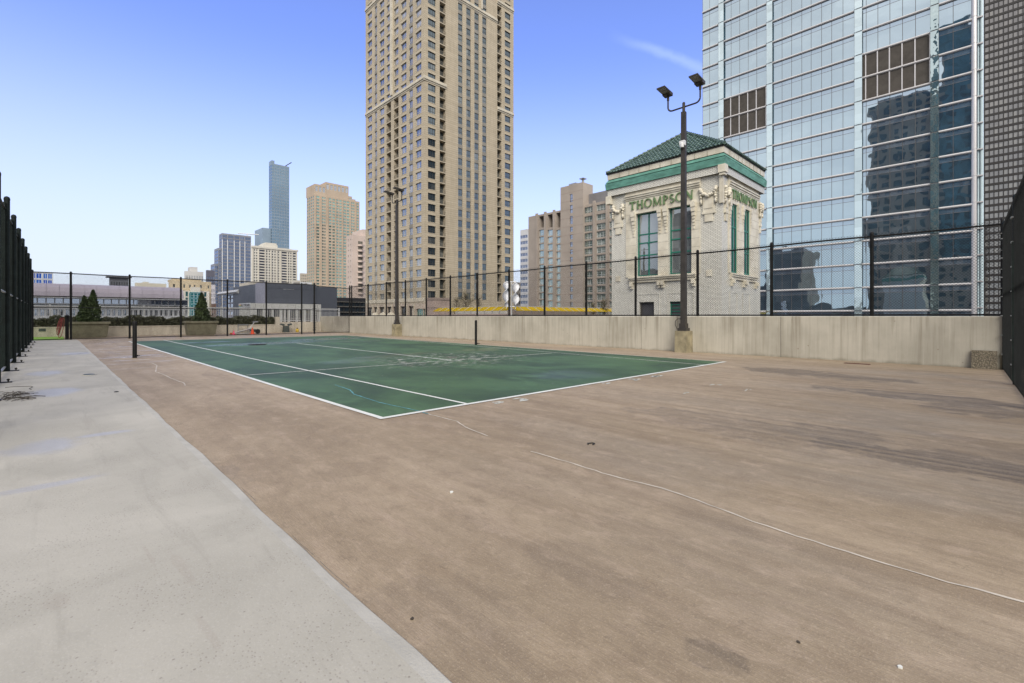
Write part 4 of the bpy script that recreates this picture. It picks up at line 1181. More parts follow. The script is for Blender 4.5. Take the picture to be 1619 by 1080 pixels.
for p in (589, 597, 608.5, 619.5, 631, 643, 654.5):
    y = onx(PX, p); mb = MB(); mb.box(PX-.25, y-.3, -3, PX+.05, y+.3, zb-.7); mb.build('pilaster', M['cream_trim'], T1)
    mb = MB(); mb.lathe([(.12, 0), (.16, .1), (.16, .5), (.1, .6)], (PX-.42, y, zat('x', PX, 620, 488)), 8); mb.build('wall_lantern', M['black_metal'], T1)
for i, p in enumerate((594, 606, 618.5)):
    y = onx(PX-4, p); x = PX-4; mb = MB(); mb.lathe([(.5, -1.0), (1.0, -.2), (1.15, .25), (.8, .75), (.2, 1.0)], (x, y, zat('x', PX, 600, 499.5)), 12)
    tag(mb.build('round_awning', M['cream_trim']), ('round pale umbrella top nearest the tower corner left of the rest' if i == 0 else 'middle round pale umbrella top before the tower podium' if i == 1 else 'round pale umbrella top beside the far floodlight pole'), 'umbrella', 'pale umbrellas before the tower podium')
# pink block right of the tower corner
M['pink_block'] = mk('pink_block', (0.43, 0.335, 0.285), 0.85, 0.08, 0.5)
M['pink_dark'] = mk('pink_dark', (0.34, 0.265, 0.225), 0.85, 0.08, 0.5)
x0, y0 = at(686.5, 104); zt = zat('x', x0, 686.5, 470.5)
t = thing('stair_block', 'plain pinkish stair block in front of the tan tower corner', 'building', (x0, y0, -29))
mb = MB(); mb.box(x0, y0, -29, ony(y0, 712), onx(x0, 675), zt-.5); mb.build('wall', M['pink_block'], t)
mb = MB(); mb.box(x0-.1, y0-.1, zt-.5, ony(y0, 712)+.1, onx(x0, 675)+.1, zt); mb.build('coping', M['pink_dark'], t)
mb = MB(); mb.box(x0-.05, y0-.05, zt-2.3, ony(y0, 712)+.05, onx(x0, 675)+.05, zt-2.1); mb.build('groove', M['pink_dark'], t)


# ---------------------------------------------------------------- generic distant towers
def tower(name, label, pc, d, pl, pr, ptop, wallm, fl=3.0, wh=1.6, L=None, R=None, zlow=-3.0, group=None, cat='tower', limit=100, wname='window', topm=1.2, roof=None, back=None, vis=None):
    """corner pixel, depth, outer pixels; L/R = list of (n or [(px,px)..], frac, style)"""
    x0, y0 = at(pc, d)
    y1 = onx(x0, pl) if pl < pc-.3 else y0+(back or 20)
    x1 = ony(y0, pr) if pr > pc+.3 else x0+(back or 20)
    zt = H+(Y0-ptop)*d/F
    t = thing(name, label, cat, (x0, y0, -29), group)
    b = Bld(t)
    n = int((zt-topm-zlow)/fl)
    zr = [(zt-topm-fl*(k+.5)-wh/2, zt-topm-fl*(k+.5)+wh/2) for k in range(n)]
    def mk_ops(ax, c, spec, a0, a1):
        ops = []
        for (cols, frac, st) in spec or []:
            cc = even(a0, a1, cols, frac) if isinstance(cols, int) else [span(ax, c, p, q) for p, q in cols]
            for (p, q) in cc:
                if q-p < .1: continue
                for (z0, z1) in zr:
                    ops.append((p, q, z0, z1, st.get('name', wname), st))
        return ops
    b.face('x', x0, y0, y1, -29, zt, mk_ops('x', x0, L, y0, y1))
    b.face('y', y0, x0, x1, -29, zt, mk_ops('y', y0, R, x0, x1))
    b.shell(x0, x1, y0, y1, -29, zt)
    b.finish(wallm, limit, vis)
    return t, x0, y0, x1, y1, zt
def boxpart(root, name, x0, x1, y0, y1, z0, z1, m):
    mb = MB(); mb.box(x0, y0, z0, x1, y1, z1); return mb.build(name, m, root)
def cols(c0, w): return (c0-w/2, c0+w/2)

# blue slender tower
m = mk('far_blue_wall', (0.22, 0.29, 0.36), 0.5, 0.1, 0.05)
sB = style('blue', 'strip_grey', 1, 1, .10, .10)
t, x0, y0, x1, y1, zt = tower('glass_tower', 'slender blue glass tower rising highest on the left skyline', 429.7, 600, 425.2, 457.4, 258, m, 3.9, 3.0, [(2, .75, sB)], [(7, .86, sB)], zlow=60, topm=1.5, vis=lambda px, py: py < 385)
zst = H+(Y0-361)*600/F
boxpart(t, 'lower_wing', x0-10, x0-.02, y0+3, y1+24, -29, zst, m)
boxpart(t, 'roof_screen', x0, x1-18, y0+.5, y1, zt, zt+4, m)
mb = MB(); mb.tube([(x0+20, y0+10, zt+3), (x0+27, y0+8, zt+9)], .6, 5); mb.build('crane_arm', M['frame_dark'], t)
# tall peach apartment tower with green glass
m = mk('peach_wall', (0.45, 0.36, 0.27), 0.8, 0.08, 0.05)
sG = style('teal', 'frame_light', 2, 1, .12, .25)
d = 450
rc = [(500.5, 505), (509.3, 512), (512.8, 515), (520.2, 524), (525.8, 529.6), (531.8, 535.2), (536.6, 540.2), (543, 547.0), (548.2, 552.4), (555.2, 557.6), (558.2, 560.6), (564, 567.2)]
t, x0, y0, x1, y1, zt = tower('apartment_tower', 'peach apartment tower with green glass and a stepped crown on the skyline', 497, d, 485, 568.5, 306, m, 3.0, 1.75, [(4, .6, sG)], [(rc, 1, sG)], zlow=8, vis=lambda px, py: py < 455)
def crown(pl, pr, py, dy=1.0):
    zz = H+(Y0-py)*d/F; a, bb = ony(y0, pl), ony(y0, pr)
    bl = Bld(t); st = style('grey', 'frame_light', 2, 1, .15, .3)
    n = max(2, int((bb-a)/3.4)); ops = [(p, q, zz-7.0, zz-2.0, 'crown_window', st) for p, q in even(a, bb, n, .62)]
    bl.face('y', y0+dy, a, bb, zt-.5, zz, ops); bl.shell(a, bb, y0+dy, y0+22, zt-.5, zz, left=False); bl.finish(m, name='crown')
crown(498, 515.5, 290, .6); crown(515.6, 551.8, 283.5, .9); crown(552, 557, 299.5, .6); crown(557.2, 562.5, 303.5, .5)
for p in (498.5, 507.5, 517.7, 530.7, 541.6, 553.8, 562.3):
    a, bb = span('y', y0, p-.7, p+.7); mb = MB(); pb(mb, 'y', y0-.7, y0+.1, a, bb, -29, zt-1); mb.build('pier', m, t)
# white apartment slab
m = mk('white_slab_wall', (0.60, 0.57, 0.50), 0.8, 0.06, 0.05)
sW = style('dark', 'frame_white', 1, 1, .1, .3); sD = style('navy', 'frame_dark', 2, 1, .1, .6); sD['name'] = 'glazed_bay'
rc1 = [(390.5, 396.5), (401.5, 403.5), (405, 407), (421, 423), (425, 427), (430, 432), (434, 436), (439.5, 441.5), (455.5, 457.5), (459, 461), (463.5, 468)]
t, x0, y0, x1, y1, zt = tower('apartment_slab', 'wide white apartment block below the slender blue glass tower', 387.5, 500, 385, 470, 390, m, 3.0, 1.7, [(2, .5, sW)], [(rc1, 1, sW), ([(410, 418.5), (445.5, 453.5)], 1, sD)], zlow=20, vis=lambda px, py: py < 448)
for (pl, pr, py) in ((400, 462, 386.5), (418, 440, 382), (421, 438.5, 379.5)):
    zz = H+(Y0-py)*500/F; boxpart(t, 'roof_house', ony(y0, pl), ony(y0, pr), y0+2+(386.5-py)*.1, y0+22-(386.5-py)*.1, zt-.3, zz, m)
for p in (388.5, 399.5, 409, 419.5, 428.5, 437.5, 444, 454.6, 462, 469):
    a, bb = span('y', y0, p-.45, p+.45); mb = MB(); pb(mb, 'y', y0-.8, y0+.1, a, bb, -29, zt-.5); mb.build('pier', m, t)
zb_ = H+(Y0-447)*500/F
bb2 = boxpart(t, 'roof_cornice', x0-.8, x1+.8, y0-.9, y0+1, zt-.2, zt+1.6, m)
# low annex of the white slab
m2 = mk('annex_wall', (0.58, 0.53, 0.44), 0.8, 0.06, 0.1)
tower('annex_building', 'low cream annex with dark windows below the white apartment block', 383.5, 330, 382, 416, 450, m2, 4.5, 3.0, None, [([(393, 395), (396, 398), (401.5, 404)], 1, style('dark', 'frame_light', 2, 1, .1, .3))], zlow=16, cat='building')
# dark blue glass tower
m = mk('steel_frame', (0.23, 0.24, 0.28), 0.6, 0.1, 0.1)
sN = style('navy', 'strip_grey', 2, 1, .12, .15)
t, x0, y0, x1, y1, zt = tower('glass_tower', 'dark blue glass tower with pale vertical ribs and a stepped left side', 351, 430, 346.5, 397, 368.5, m, 3.2, 2.6, [(2, .86, sN)], [([(352, 359), (360.3, 369.5), (370.8, 378.5), (379.6, 386.3), (387.6, 396.3)], 1, sN)], zlow=4, vis=lambda px, py: py < 492)
for (pl, py, o) in ((343.5, 392, 1), (340.2, 417, 2)):
    zz = H+(Y0-py)*430/F
    bl = Bld(t); ya = onx(x0-.01, pl)
    xx = x0-2.6*o; n = int(zz/3.2)
    a0 = y0+1.5*o; a1 = a0+15
    ops = [(a0+.8, a1-.8, zz-1.5-3.2*(k+1), zz-1.5-3.2*k-.6, 'step_window', sN) for k in range(n)]
    opsf = [(xx+.3, x0-.3, zz-1.5-3.2*(k+1), zz-1.5-3.2*k-.6, 'step_window', sN) for k in range(n)]
    bl.face('x', xx, a0, a1, -29, zz, ops); bl.face('y', a0, xx, x0, -29, zz, opsf)
    bl.wall.poly([(xx, a0, zz), (x0, a0, zz), (x0, a1, zz), (xx, a1, zz)]); bl.finish(m, name='step_wall', vis=lambda px, py: py < 492)
for p in (351.3, 359.7, 370.2, 379.1, 387, 396.8):
    a, bb = span('y', y0, p-.45, p+.45); mb = MB(); pb(mb, 'y', y0-.7, y0+.1, a, bb, -29, zt-6); mb.build('rib', M['frame_white'], t)
mb = MB(); mb.tube([(x0+14, y0+4, zt+2), (x0+32, y0+4, zt+2.8)], .5, 5); mb.tube([(x0+22, y0+4, zt), (x0+22, y0+4, zt+3)], .5, 5); mb.build('window_rig', M['frame_white'], t)
# pale tower with balconies beside the tan tower
m = mk('pale_rose_wall', (0.56, 0.46, 0.40), 0.8, 0.06, 0.1)
sP = style('grey', 'frame_light', 1, 1, .08, .25)
t, x0, y0, x1, y1, zt = tower('apartment_tower', 'pale rose apartment tower with curved balconies beside the tan tower', 557, 260, 547.8, 583, 371, m, 3.0, 1.3, [([(550, 551.2), (553.6, 554.8)], 1, sP)], [([(575.5, 576.5), (578.8, 579.8)], 1, sP)], zlow=12, vis=lambda px, py: py < 470)
nfl = int((zt-14)/3.0)
for k in range(nfl):
    z = zt-6-3.0*k; a0, a1 = ony(y0, 565.3), ony(y0, 574)
    mb = MB(); n = 8; pts = [(a0, y0+.2, z)]+[(a0+(a1-a0)*i/n, y0-.35-1.1*math.sin(math.pi*i/n), z) for i in range(n+1)]+[(a1, y0+.2, z)]
    mb.prism(pts, (0, 0, 1.0)); mb.build('balcony', m, t)
    mb = MB(); mb.box(a0+.3, y0-.04, z+1.1, a1-.3, y0+.2, z+2.8); mb.build('recess_shade', M['bal_dark'], t)  # raised dark block paints the shade of a balcony recess
boxpart(t, 'roof_house', ony(y0, 575), ony(y0, 590), y0+1, y0+14, zt-.2, zt+4, m)
# small far blocks between them
tower('far_building', 'small beige block between the white slab and the peach tower', 476, 520, 474, 487, 432, mk('beige_far', (0.47, 0.42, 0.34), .8, .08, .1), 3.2, 1.5, None, [(4, .5, style('dark', 'frame_light', 1, 1, .1, .2))], zlow=36, cat='building')
tower('far_building', 'tiny pale block beside the white apartment slab roof', 464, 470, 462, 476, 443, mk('pale_far', (0.55, 0.53, 0.48), .8, .08, .1), 3.2, 1.5, None, [(5, .5, style('dark', 'frame_light', 1, 1, .1, .2))], zlow=28, cat='building')
# beige apartment house with teal bays
m = mk('beige_brick', (0.55, 0.46, 0.32), 0.8, 0.08, 0.2)
sK = style('dark', 'frame_light', 2, 1, .08, .25)
t, x0, y0, x1, y1, zt = tower('apartment_house', 'beige apartment house with turquoise glass bays on the left skyline', 268.5, 230, 266.5, 334, 443, m, 2.9, 1.7, None, [([(273.5, 277), (290, 293), (299, 302), (306.3, 309.2), (316, 319.3), (328.5, 331)], 1, sK)], zlow=10.5, cat='building')
mw = mk('white_stone', (0.66, 0.63, 0.56), 0.75, 0.06, 0.2)
zl = H+(Y0-459)*230/F
bl = Bld(t); ops = []
sT = style('tealbay', 'frame_dark', 2, 2, .1, .3)
M['tealbay'] = mk_glass('teal_bay', (0.01, 0.16, 0.19), (0.4, 0.9, 0.95), 0.15, 0.0, 0.2, (2, 2, 3), (0.03, 0.30, 0.33))
for (p, q) in ((293.5, 297.2), (323, 326.5)):
    for (u, v) in ((468.5, 461), (474, 470.5), (481, 477), (488, 484)):
        a0, a1 = span('y', y0-1.5, p, q); ops.append((a0, a1, zat('y', y0-1.5, 295, u), zat('y', y0-1.5, 295, v), 'teal_window', sT))
a0, a1 = ony(y0-1.5, 287), ony(y0-1.5, 331)
bl.face('y', y0-1.5, a0, a1, -29, zl, ops); bl.shell(a0, a1, y0-1.5, y0+.01, -29, zl, left=False); bl.finish(mw, name='lower_wall')
yb = y0-4.5; zb2 = zat('y', yb, 305, 462); a0, a1 = ony(yb, 301), ony(yb, 318)
bl = Bld(t); ops = []
for k in range(7):
    zz = zb2-.4-2.9*k
    for (p, q) in even(a0, a1, 3, .86): ops.append((p, q, zz-2.5, zz, 'bay_pane', style('tealbay', 'frame_white', 1, 2, .1, .12)))
mt = mk('teal_panel', (0.03, 0.22, 0.26), 0.5, 0.1, 0.4)
bl.face('y', yb, a0, a1, -29, zb2, ops); bl.shell(a0, a1, yb, y0-1.5, -29, zb2, left=False); bl.finish(mt, name='glass_bay')
boxpart(t, 'bay_roof', a0+.4, a1-.2, yb+.5, y0-1.5, zb2, zb2+2.6, mw)
boxpart(t, 'roof_house', ony(y0, 274), ony(y0, 320), y0+3, y0+16, zt-.1, zt+1.0, m)
# grey ribbed office slab far behind
m = mk('rib_grey', (0.52, 0.51, 0.49), 0.8, 0.06, 0.05)
t, x0, y0, x1, y1, zt = tower('office_slab', 'far pale grey ribbed slab with a roof house on the left skyline', 293, 430, 291.2, 321.5, 428.5, m, 60, 57, None, [(11, .42, style('grey', 'frame_dark', 1, 1, .1, .5))], zlow=-20, topm=2.5, wname='window_slot')
boxpart(t, 'roof_house', ony(y0, 302), ony(y0, 313.5), y0+3, y0+14, zt, H+(Y0-421)*430/F, m)
m = mk('dark_blue_wall', (0.10, 0.10, 0.13), 0.6, 0.1, 0.05)
tower('office_tower', 'narrow dark blue tower beside the stepped glass tower', 327, 400, 325.4, 339.5, 427, m, 3.2, 2.2, None, [(4, .7, style('navy', 'frame_dark', 1, 1, .1, .2))], zlow=8, topm=5)
tower('office_tower', 'narrow white tower with slotted windows below the dark blue one', 331.5, 300, 330.8, 340.5, 450, mk('white_lilac', (0.55, 0.53, 0.56), .8, .06, .1), 3.0, 2.0, None, [(4, .5, style('navy', 'frame_white', 1, 1, .1, .3))], zlow=4, topm=2.5)
tower('brick_house', 'small reddish brick house at the foot of the stepped glass tower', 331, 250, 330.2, 342, 480.5, mk_brick('red_brick', (0.36, 0.20, 0.15), (0.42, 0.25, 0.19), (0.4, .35, .3), .5, .2, .02, .8, .1), 3.0, 1.4, None, [(3, .5, style('dark', 'frame_light', 1, 1, .1, .2))], zlow=-3, cat='building')
# bright blue glass block
tower('glass_block', 'bright blue glass block behind the lilac roofed hall', 40, 230, 40, 84, 429.5, mk('blue_frame', (0.55, 0.56, 0.58), .5, .1, .1), 3.2, 2.7, [(2, .8, style('bright', 'frame_white', 1, 1, .1, .15))], [([(51, 56.5), (57, 66), (68.3, 75), (75.6, 82.5)], 1, style('bright', 'frame_white', 2, 1, .14, .15))], zlow=11, topm=.2, cat='building')
m = mk('slate_wall', (0.13, 0.135, 0.155), 0.7, 0.1, 0.1)
t, x0, y0, x1, y1, zt = tower('office_block', 'dark slate block with an overhanging roof behind the lilac roofed hall', 174.5, 210, 172.5, 203, 438, m, 3.0, 1.9, None, [(7, .6, style('grey', 'frame_dark', 2, 1, .08, .2))], zlow=9, topm=1.6, cat='building')
boxpart(t, 'roof_slab', x0-1.2, x1+1.2, y0-1.2, y1+1, zt, zt+.6, m)
tower('warehouse', 'low cream rooftop block with pale windows behind the lilac roofed hall', 215, 170, 213, 263, 447, mk('cream_low', (0.62, 0.58, 0.48), .8, .08, .1), 2.6, 1.2, None, [([(219, 226), (239, 248)], 1, style('grey', 'frame_light', 3, 1, .08, .15))], zlow=10, cat='building')
boxpart(COL.objects[-1].parent if False else bpy.data.objects['warehouse'], 'roof_house', ony(at(215, 170)[1], 228), ony(at(215, 170)[1], 236), at(215, 170)[1]+1, at(215, 170)[1]+8, H+(Y0-447)*170/F, H+(Y0-444.8)*170/F, mk('cream_low2', (0.58, 0.55, 0.47), .8, .08, .1))

# lilac roofed hall
D9 = 62
x0, y0 = at(30, D9); x1 = ony(y0, 297)
m = mk('lilac_panel', (0.40, 0.36, 0.41), 0.45, 0.05, 0.15, spec=.4)
t = thing('hall', 'long low hall with a sloping lilac metal roof and ribbon windows', 'building', (x0, y0, -29))
zT = lambda py: zat('y', y0, 150, py)
z447, z470, z472, z481, z487 = zT(450.5), zT(469.5), zT(472), zT(481), zT(487.5)
xrr = ony(y0, 289)
n = 14
for i in range(n):
    a, bq = x0+(xrr-x0)*i/n, x0+(xrr-x0)*(i+1)/n
    mb = MB(); g_ = .012
    prof = [(-1.0, z470), (-.75, z470+(z447-z470)*.35), (-.2, z470+(z447-z470)*.7), (.8, z447), (2.0, z447+.1)]
    for j in range(len(prof)-1):
        mb.poly([(a+g_, y0+prof[j][0], prof[j][1]), (bq-g_, y0+prof[j][0], prof[j][1]), (bq-g_, y0+prof[j+1][0], prof[j+1][1]), (a+g_, y0+prof[j+1][0], prof[j+1][1])])
    mb.build('roof_panel', m, t, smooth=True)
boxpart(t, 'roof_core', x0, xrr, y0+2.0, y0+25, z470, z447, m)
boxpart(t, 'fascia', x0-.5, x1, y0-1.1, y0+3, z472+.05, z470-.25, M['frame_white'])
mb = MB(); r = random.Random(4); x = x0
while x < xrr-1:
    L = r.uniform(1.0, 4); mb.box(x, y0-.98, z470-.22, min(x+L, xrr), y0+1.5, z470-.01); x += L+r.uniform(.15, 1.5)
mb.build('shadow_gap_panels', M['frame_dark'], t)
bl = Bld(t); ops = []
for (p, q) in even(x0, x1, 22, .96): ops.append((p, q, z481+.02, z472-.05, 'ribbon_window', style('hallglass', 'frame_white', 1, 1, .05, .1)))
for (p, q) in even(x0, x1, 15, .95): ops.append((p, q, z487+.1, z481-.12, 'lower_window', style('grey', 'frame_dark', 1, 1, .08, .3)))
for (p, q) in even(x0, x1, 30, .8): ops.append((p, q, zT(500), z487-.15, 'pier_window', style('grey', 'frame_white', 1, 1, .08, .3)))
GL['hallglass'] = mk_glass('hall_glass', (0.16, 0.19, 0.25), (0.8, 0.86, 1.0), 0.4, 0.003, 0.3, (2, 2, 2), (0.3, 0.33, 0.38))
bl.face('y', y0, x0, x1, -29, z472+.05, ops); bl.shell(x0, x1, y0, y0+25, -29, z472+.05, left=False); bl.finish(M['frame_white'])

# charcoal metal clad box with a white arcaded base
D7 = 80
x0, y0 = at(419, D7); m = mk('charcoal_panel', (0.085, 0.095, 0.12), 0.55, 0.05, 0.15); ml = mk('lilac_grey_panel', (0.27, 0.265, 0.315), 0.5, 0.05, 0.15)
t = thing('theatre_box', 'windowless charcoal metal clad box building behind the far fence', 'building', (x0, y0, -29))
y1 = onx(x0, 404); zt = zat('y', y0, 450, 447.8); x1 = ony(y0, 500); x2 = ony(y0, 534); zt2 = zat('y', y0, 515, 453.8)
mb = MB(); zz = [-29, zat('y', y0, 450, 480), zat('y', y0, 450, 471), zat('y', y0, 450, 456.5), zt]
for i in range(4): mb.box(x0+.05, y0-(.03 if i % 2 else 0), zz[i]+.012, x1, y0+20, zz[i+1]-.012)
mb.box(x0+.06, y0+.04, -29, x1-.01, y0+20, zt-.02); mb.build('metal_cladding', m, t)
mb = MB(); mb.box(x0-.03, y0+.02, -29, x0+.045, y1, zt+.1); mb.build('side_cladding', ml, t)
mb = MB(); mb.box(x1+.01, y0+.3, -29, x2, y0+16, zt2); mb.build('rear_wing', m, t)
mb = MB(); r = random.Random(2); 
for i in range(9): mb.box(ony(y0, 448+i*1.9), y0-.07, zat('y', y0, 450, 457.6), ony(y0, 448+i*1.9+r.uniform(.4, 1.0)), y0-.02, zat('y', y0, 450, 457.1))
mb.build('panel_mark', M['frame_white'], t)
boxpart(t, 'roof_unit', ony(y0, 497), ony(y0, 513), y0+6, y0+12, zt2-.1, zat('y', y0, 500, 443.5), M['frame_white'])
x0b, y0b = at(397, 74); mW = mk('white_render', (0.62, 0.615, 0.58), 0.75, 0.05, 0.3)
tb = thing('arcade_building', 'low white building with tall dark windows and a small wordmark below the charcoal box', 'building', (x0b, y0b, -29))
zt = zat('y', y0b, 450, 480.3); y1 = onx(x0b, 378.5); x1 = ony(y0b, 507.5)
bl = Bld(tb); sA = style('lobby', 'frame_light', 3, 3, .05, .35); ops = []
for (p, q) in ((405.8, 416), (420.5, 430), (433, 443), (446.3, 456), (459, 468.5), (471, 480.4), (483.7, 492), (500, 504)):
    a0, a1 = span('y', y0b, p, q); ops.append((a0, a1, -2.5, zat('y', y0b, 450, 487.5), 'tall_window', sA))
bl.face('y', y0b, x0b, x1, -29, zt, ops)
ops = []
for (p, q) in even(y0b+.3, y1-.2, 5, .5): ops.append((p, q, -2, zat('x', x0b, 390, 487.6), 'side_window', style('lobby', 'frame_light', 2, 3, .05, .35)))
bl.face('x', x0b, y0b, y1, -29, zt, ops); bl.shell(x0b, x1, y0b, y1, -29, zt); bl.finish(mW)
for i in range(9):
    x = x0b+(x1-x0b)*(i+.5)/9.0; mb = MB(); mb.box(x-.02, y0b-.012, zat('y', y0b, 450, 487), x+.02, y0b+.05, zt-.1)
    mb.build('panel_joint', M['strip_grey'], tb)
# small roof plant on the lilac hall's core and the charcoal box
for (p, q, v) in ((452, 456, 446.6), (470, 474.5, 446.3), (484, 486, 447.0)):
    hb = bpy.data.objects['theatre_box']; yy = at(419, 80)[1]+3
    boxpart(hb, 'roof_unit', ony(yy, p), ony(yy, q), yy, yy+2, zat('y', yy, 450, 449.5), zat('y', yy, 450, v-.8), M['strip_grey'])
# angular black pavilion
D8 = 98; x0, y0 = at(508, D8); mK = mk('black_panel', (0.028, 0.028, 0.032), 0.5, 0.1, 0.2)
t = thing('black_pavilion', 'low black banded building with strip windows left of the tan tower', 'building', (x0, y0, -29))
x1 = ony(y0, 578); zt = zat('y', y0, 540, 470.5); y1 = onx(x0, 499)
bl = Bld(t); ops = []
for (u, v) in ((484, 478), (493, 486.5), (499, 495)):
    for (p, q) in even(x0, x1, 8, .94): ops.append((p, q, zat('y', y0, 540, u), zat('y', y0, 540, v), 'strip_window', style('slate', 'frame_dark', 1, 1, .05, .25)))
GL['slate'] = mk_glass('slate_glass', (0.02, 0.03, 0.038), (0.6, 0.75, 0.85), 0.10, 0.004, 0.2, (3, 3, 2), (0.05, 0.07, 0.085))
bl.face('y', y0, x0, x1, -29, zt, ops); bl.shell(x0, x1, y0, y1, -29, zt, left=False); bl.finish(mK)
for u in (477.6, 485, 494): boxpart(t, 'band', x0-.1, x1+.1, y0-.18, y0+.05, zat('y', y0, 540, u), zat('y', y0, 540, u-.7), M['strip_grey'])
# glass and lilac wing left of the charcoal box
x0, y0 = at(392, 92); t = thing('glass_wing', 'glazed wing with a curved grey eave left of the charcoal box', 'building', (x0, y0, -29))
y1 = onx(x0, 358); x1 = ony(y0, 406); zt = zat('x', x0, 390, 464.5)
bl = Bld(t); ops = []
zf = [zat('x', x0, 375, v) for v in (498, 492, 487.5, 479.5, 477.5, 471.5, 470.3, 465.8)]
for i in (1, 2, 4, 6):
    pass
for (lo, hi) in ((zf[0], zf[1]), (zf[2], zf[3]), (zf[4], zf[5]), (zf[6], zf[7])):
    for (p, q) in even(y0, y1, 6, .93): ops.append((p, q, min(lo, hi), max(lo, hi), 'wing_window', style('hallglass', 'frame_white', 1, 1, .06, .12)))
bl.face('x', x0, y0, y1, -29, zt, ops); bl.shell(x0, x1, y0, y1, -29, zt, front=False); bl.finish(ml)
mb = MB(); prof = [(-1.6, 0), (-1.9, .35), (-1.5, .8), (1, 1.3), (1, .0)]
for j in range(len(prof)-1):
    a, c_ = prof[j], prof[j+1]; mb.poly([(x0+a[0], y0+.5, zt+a[1]), (x0+a[0], y1, zt+a[1]), (x0+c_[0], y1, zt+c_[1]), (x0+c_[0], y0+.5, zt+c_[1])])
mb.poly([(x0+p[0], y0+.5, zt+p[1]) for p in prof]); mb.build('curved_eave', M['rail_grey'], t)
boxpart(t, 'roof_plant', x0+1.5, x0+6, y0+2, y1-4, zt+.5, zt+2.6, m2)

# ---------------------------------------------------------------- hotel slab right of the tan tower
D = 184; x0, y0 = at(923.5, D)          # corner of the tall core
mH = mk('pink_beige_panel', (0.41, 0.355, 0.305), 0.8, 0.07, 0.15)
t = thing('hotel_building', 'pinkish beige hotel slab with green glass bays left of the white brick tower', 'building', (x0, y0, -29))
yL, yC = onx(x0, 835.5), onx(x0, 889)
zL, zC = zat('x', x0, 862, 337.5), zat('x', x0, 905, 293)
stH = style('hotelglass', 'frame_white', 2, 1, .10, .45, None, sash=.30)
GL['hotelglass'] = mk_glass('hotel_glass', (0.09, 0.13, 0.125), (0.78, 0.93, 0.90), 0.36, 0.008, 0.5, (1.6, 1.6, 3.0), (0.44, 0.50, 0.47))
GL['hoteldark'] = mk_glass('hotel_dark', (0.05, 0.075, 0.07), (0.6, 0.8, 0.75), 0.15, 0.004, 0.3, (1.6, 1.6, 3.0), (0.16, 0.2, 0.19))
bl = Bld(t); ops = []
zfl = zat('x', x0, 857, 372)
for (p, q) in ((852.4, 859.8), (865.8, 873.7), (879.5, 888.0)):
    a0, a1 = span('x', x0, p, q)
    top = zat('x', x0, (p+q)/2, 362.5)
    for k in range(14):
        z = top-3.0*k-.2
        if z < -1: break
        ops.append((a0, a1, z-2.5, z, 'bay_window', stH))
    ops.append((a0, a1, top+.7, zL-.8, 'loggia', style('hoteldark', 'frame_dark', 2, 2, .1, 3.0)))
bl.face('x', x0, yC, yL, -29, zL, ops); bl.shell(x0, x0+18, yC, yL, -29, zL, front=False)
ops = []
a0, a1 = span('x', x0-.8, 900.8, 905.4)
for k in range(15):
    z = zat('x', x0-.8, 903, 307)-4.4*min(k, 3)-3.0*max(0, k-3)
    if z > 0: ops.append((a0, a1, z-(3.2 if k < 3 else 1.9), z, 'slot_window', style('grey', 'frame_dark', 1, 2, .08, .3)))
bl.face('x', x0-.8, y0, yC+.3, -29, zC, ops); bl.shell(x0-.8, ony(y0, 937.4), y0, yC+.3, -29, zC, left=True, front=False)
ops = []; yR = onx(x0+.5, 985); zR = zat('x', x0+.5, 945, 320)
for (p, q) in ((924.6, 936.6), (943.2, 957.4), (963.3, 975)):
    a0, a1 = span('x', x0+.5, p, q); top = zR-1.0
    for k in range(17):
        z = top-(3.6*min(k, 2)+3.0*max(0, k-2))
        if z < 0: break
        ops.append((a0, a1, z-2.35, z, 'bay_window', stH if k % 3 else style('hotelglass', 'frame_white', 3, 1, .10, .45, None, sash=.30)))
bl.face('x', x0+.5, yR, y0, -29, zR, ops); bl.shell(x0+.5, x0+20, yR, y0, -29, zR, front=False)
bl.finish(mH, vis=lambda px, py: py < 485)
for p in (849.2, 862.6, 876.5):
    a0, a1 = span('x', x0, p-1.6, p+1.6); mb = MB(); pb(mb, 'x', x0-.5, x0+.1, a0, a1, -29, zL+.6); mb.build('pilaster', mH, t)
for p in (940, 960.3):
    a0, a1 = span('x', x0+.5, p-1.5, p+1.5); mb = MB(); pb(mb, 'x', x0-.1, x0+.6, a0, a1, -29, zR+.8); mb.build('pilaster', mH, t)
for k in range(15):
    z = zC-3-3.4*k
    mb = MB(); pb(mb, 'x', x0-.83, x0-.7, y0-.02, yC+.3, z, z+.10); mb.build('panel_joint', M['pink_dark'], t)
boxpart(t, 'penthouse', x0+3, x0+16, onx(x0+3, 990), onx(x0+3, 924), zR-.1, zat('x', x0+3, 950, 303), mk('penthouse', (0.22, 0.215, 0.225), .6, .08, .3))
mb = MB(); mb.box(x0+.5, onx(x0, 909), zC, x0+3, onx(x0, 898), zC+1.0); mb.build('roof_duct', M['galv'], t)
mb = MB(); yq = onx(x0, 920.5); mb.tube([(x0+.5, yq, zC), (x0+.5, yq, zC+1.6)], .5, 8); mb.box(x0-.6, yq-1, zC+1.5, x0+1.6, yq+1, zC+1.8); mb.build('roof_vent', M['galv'], t)
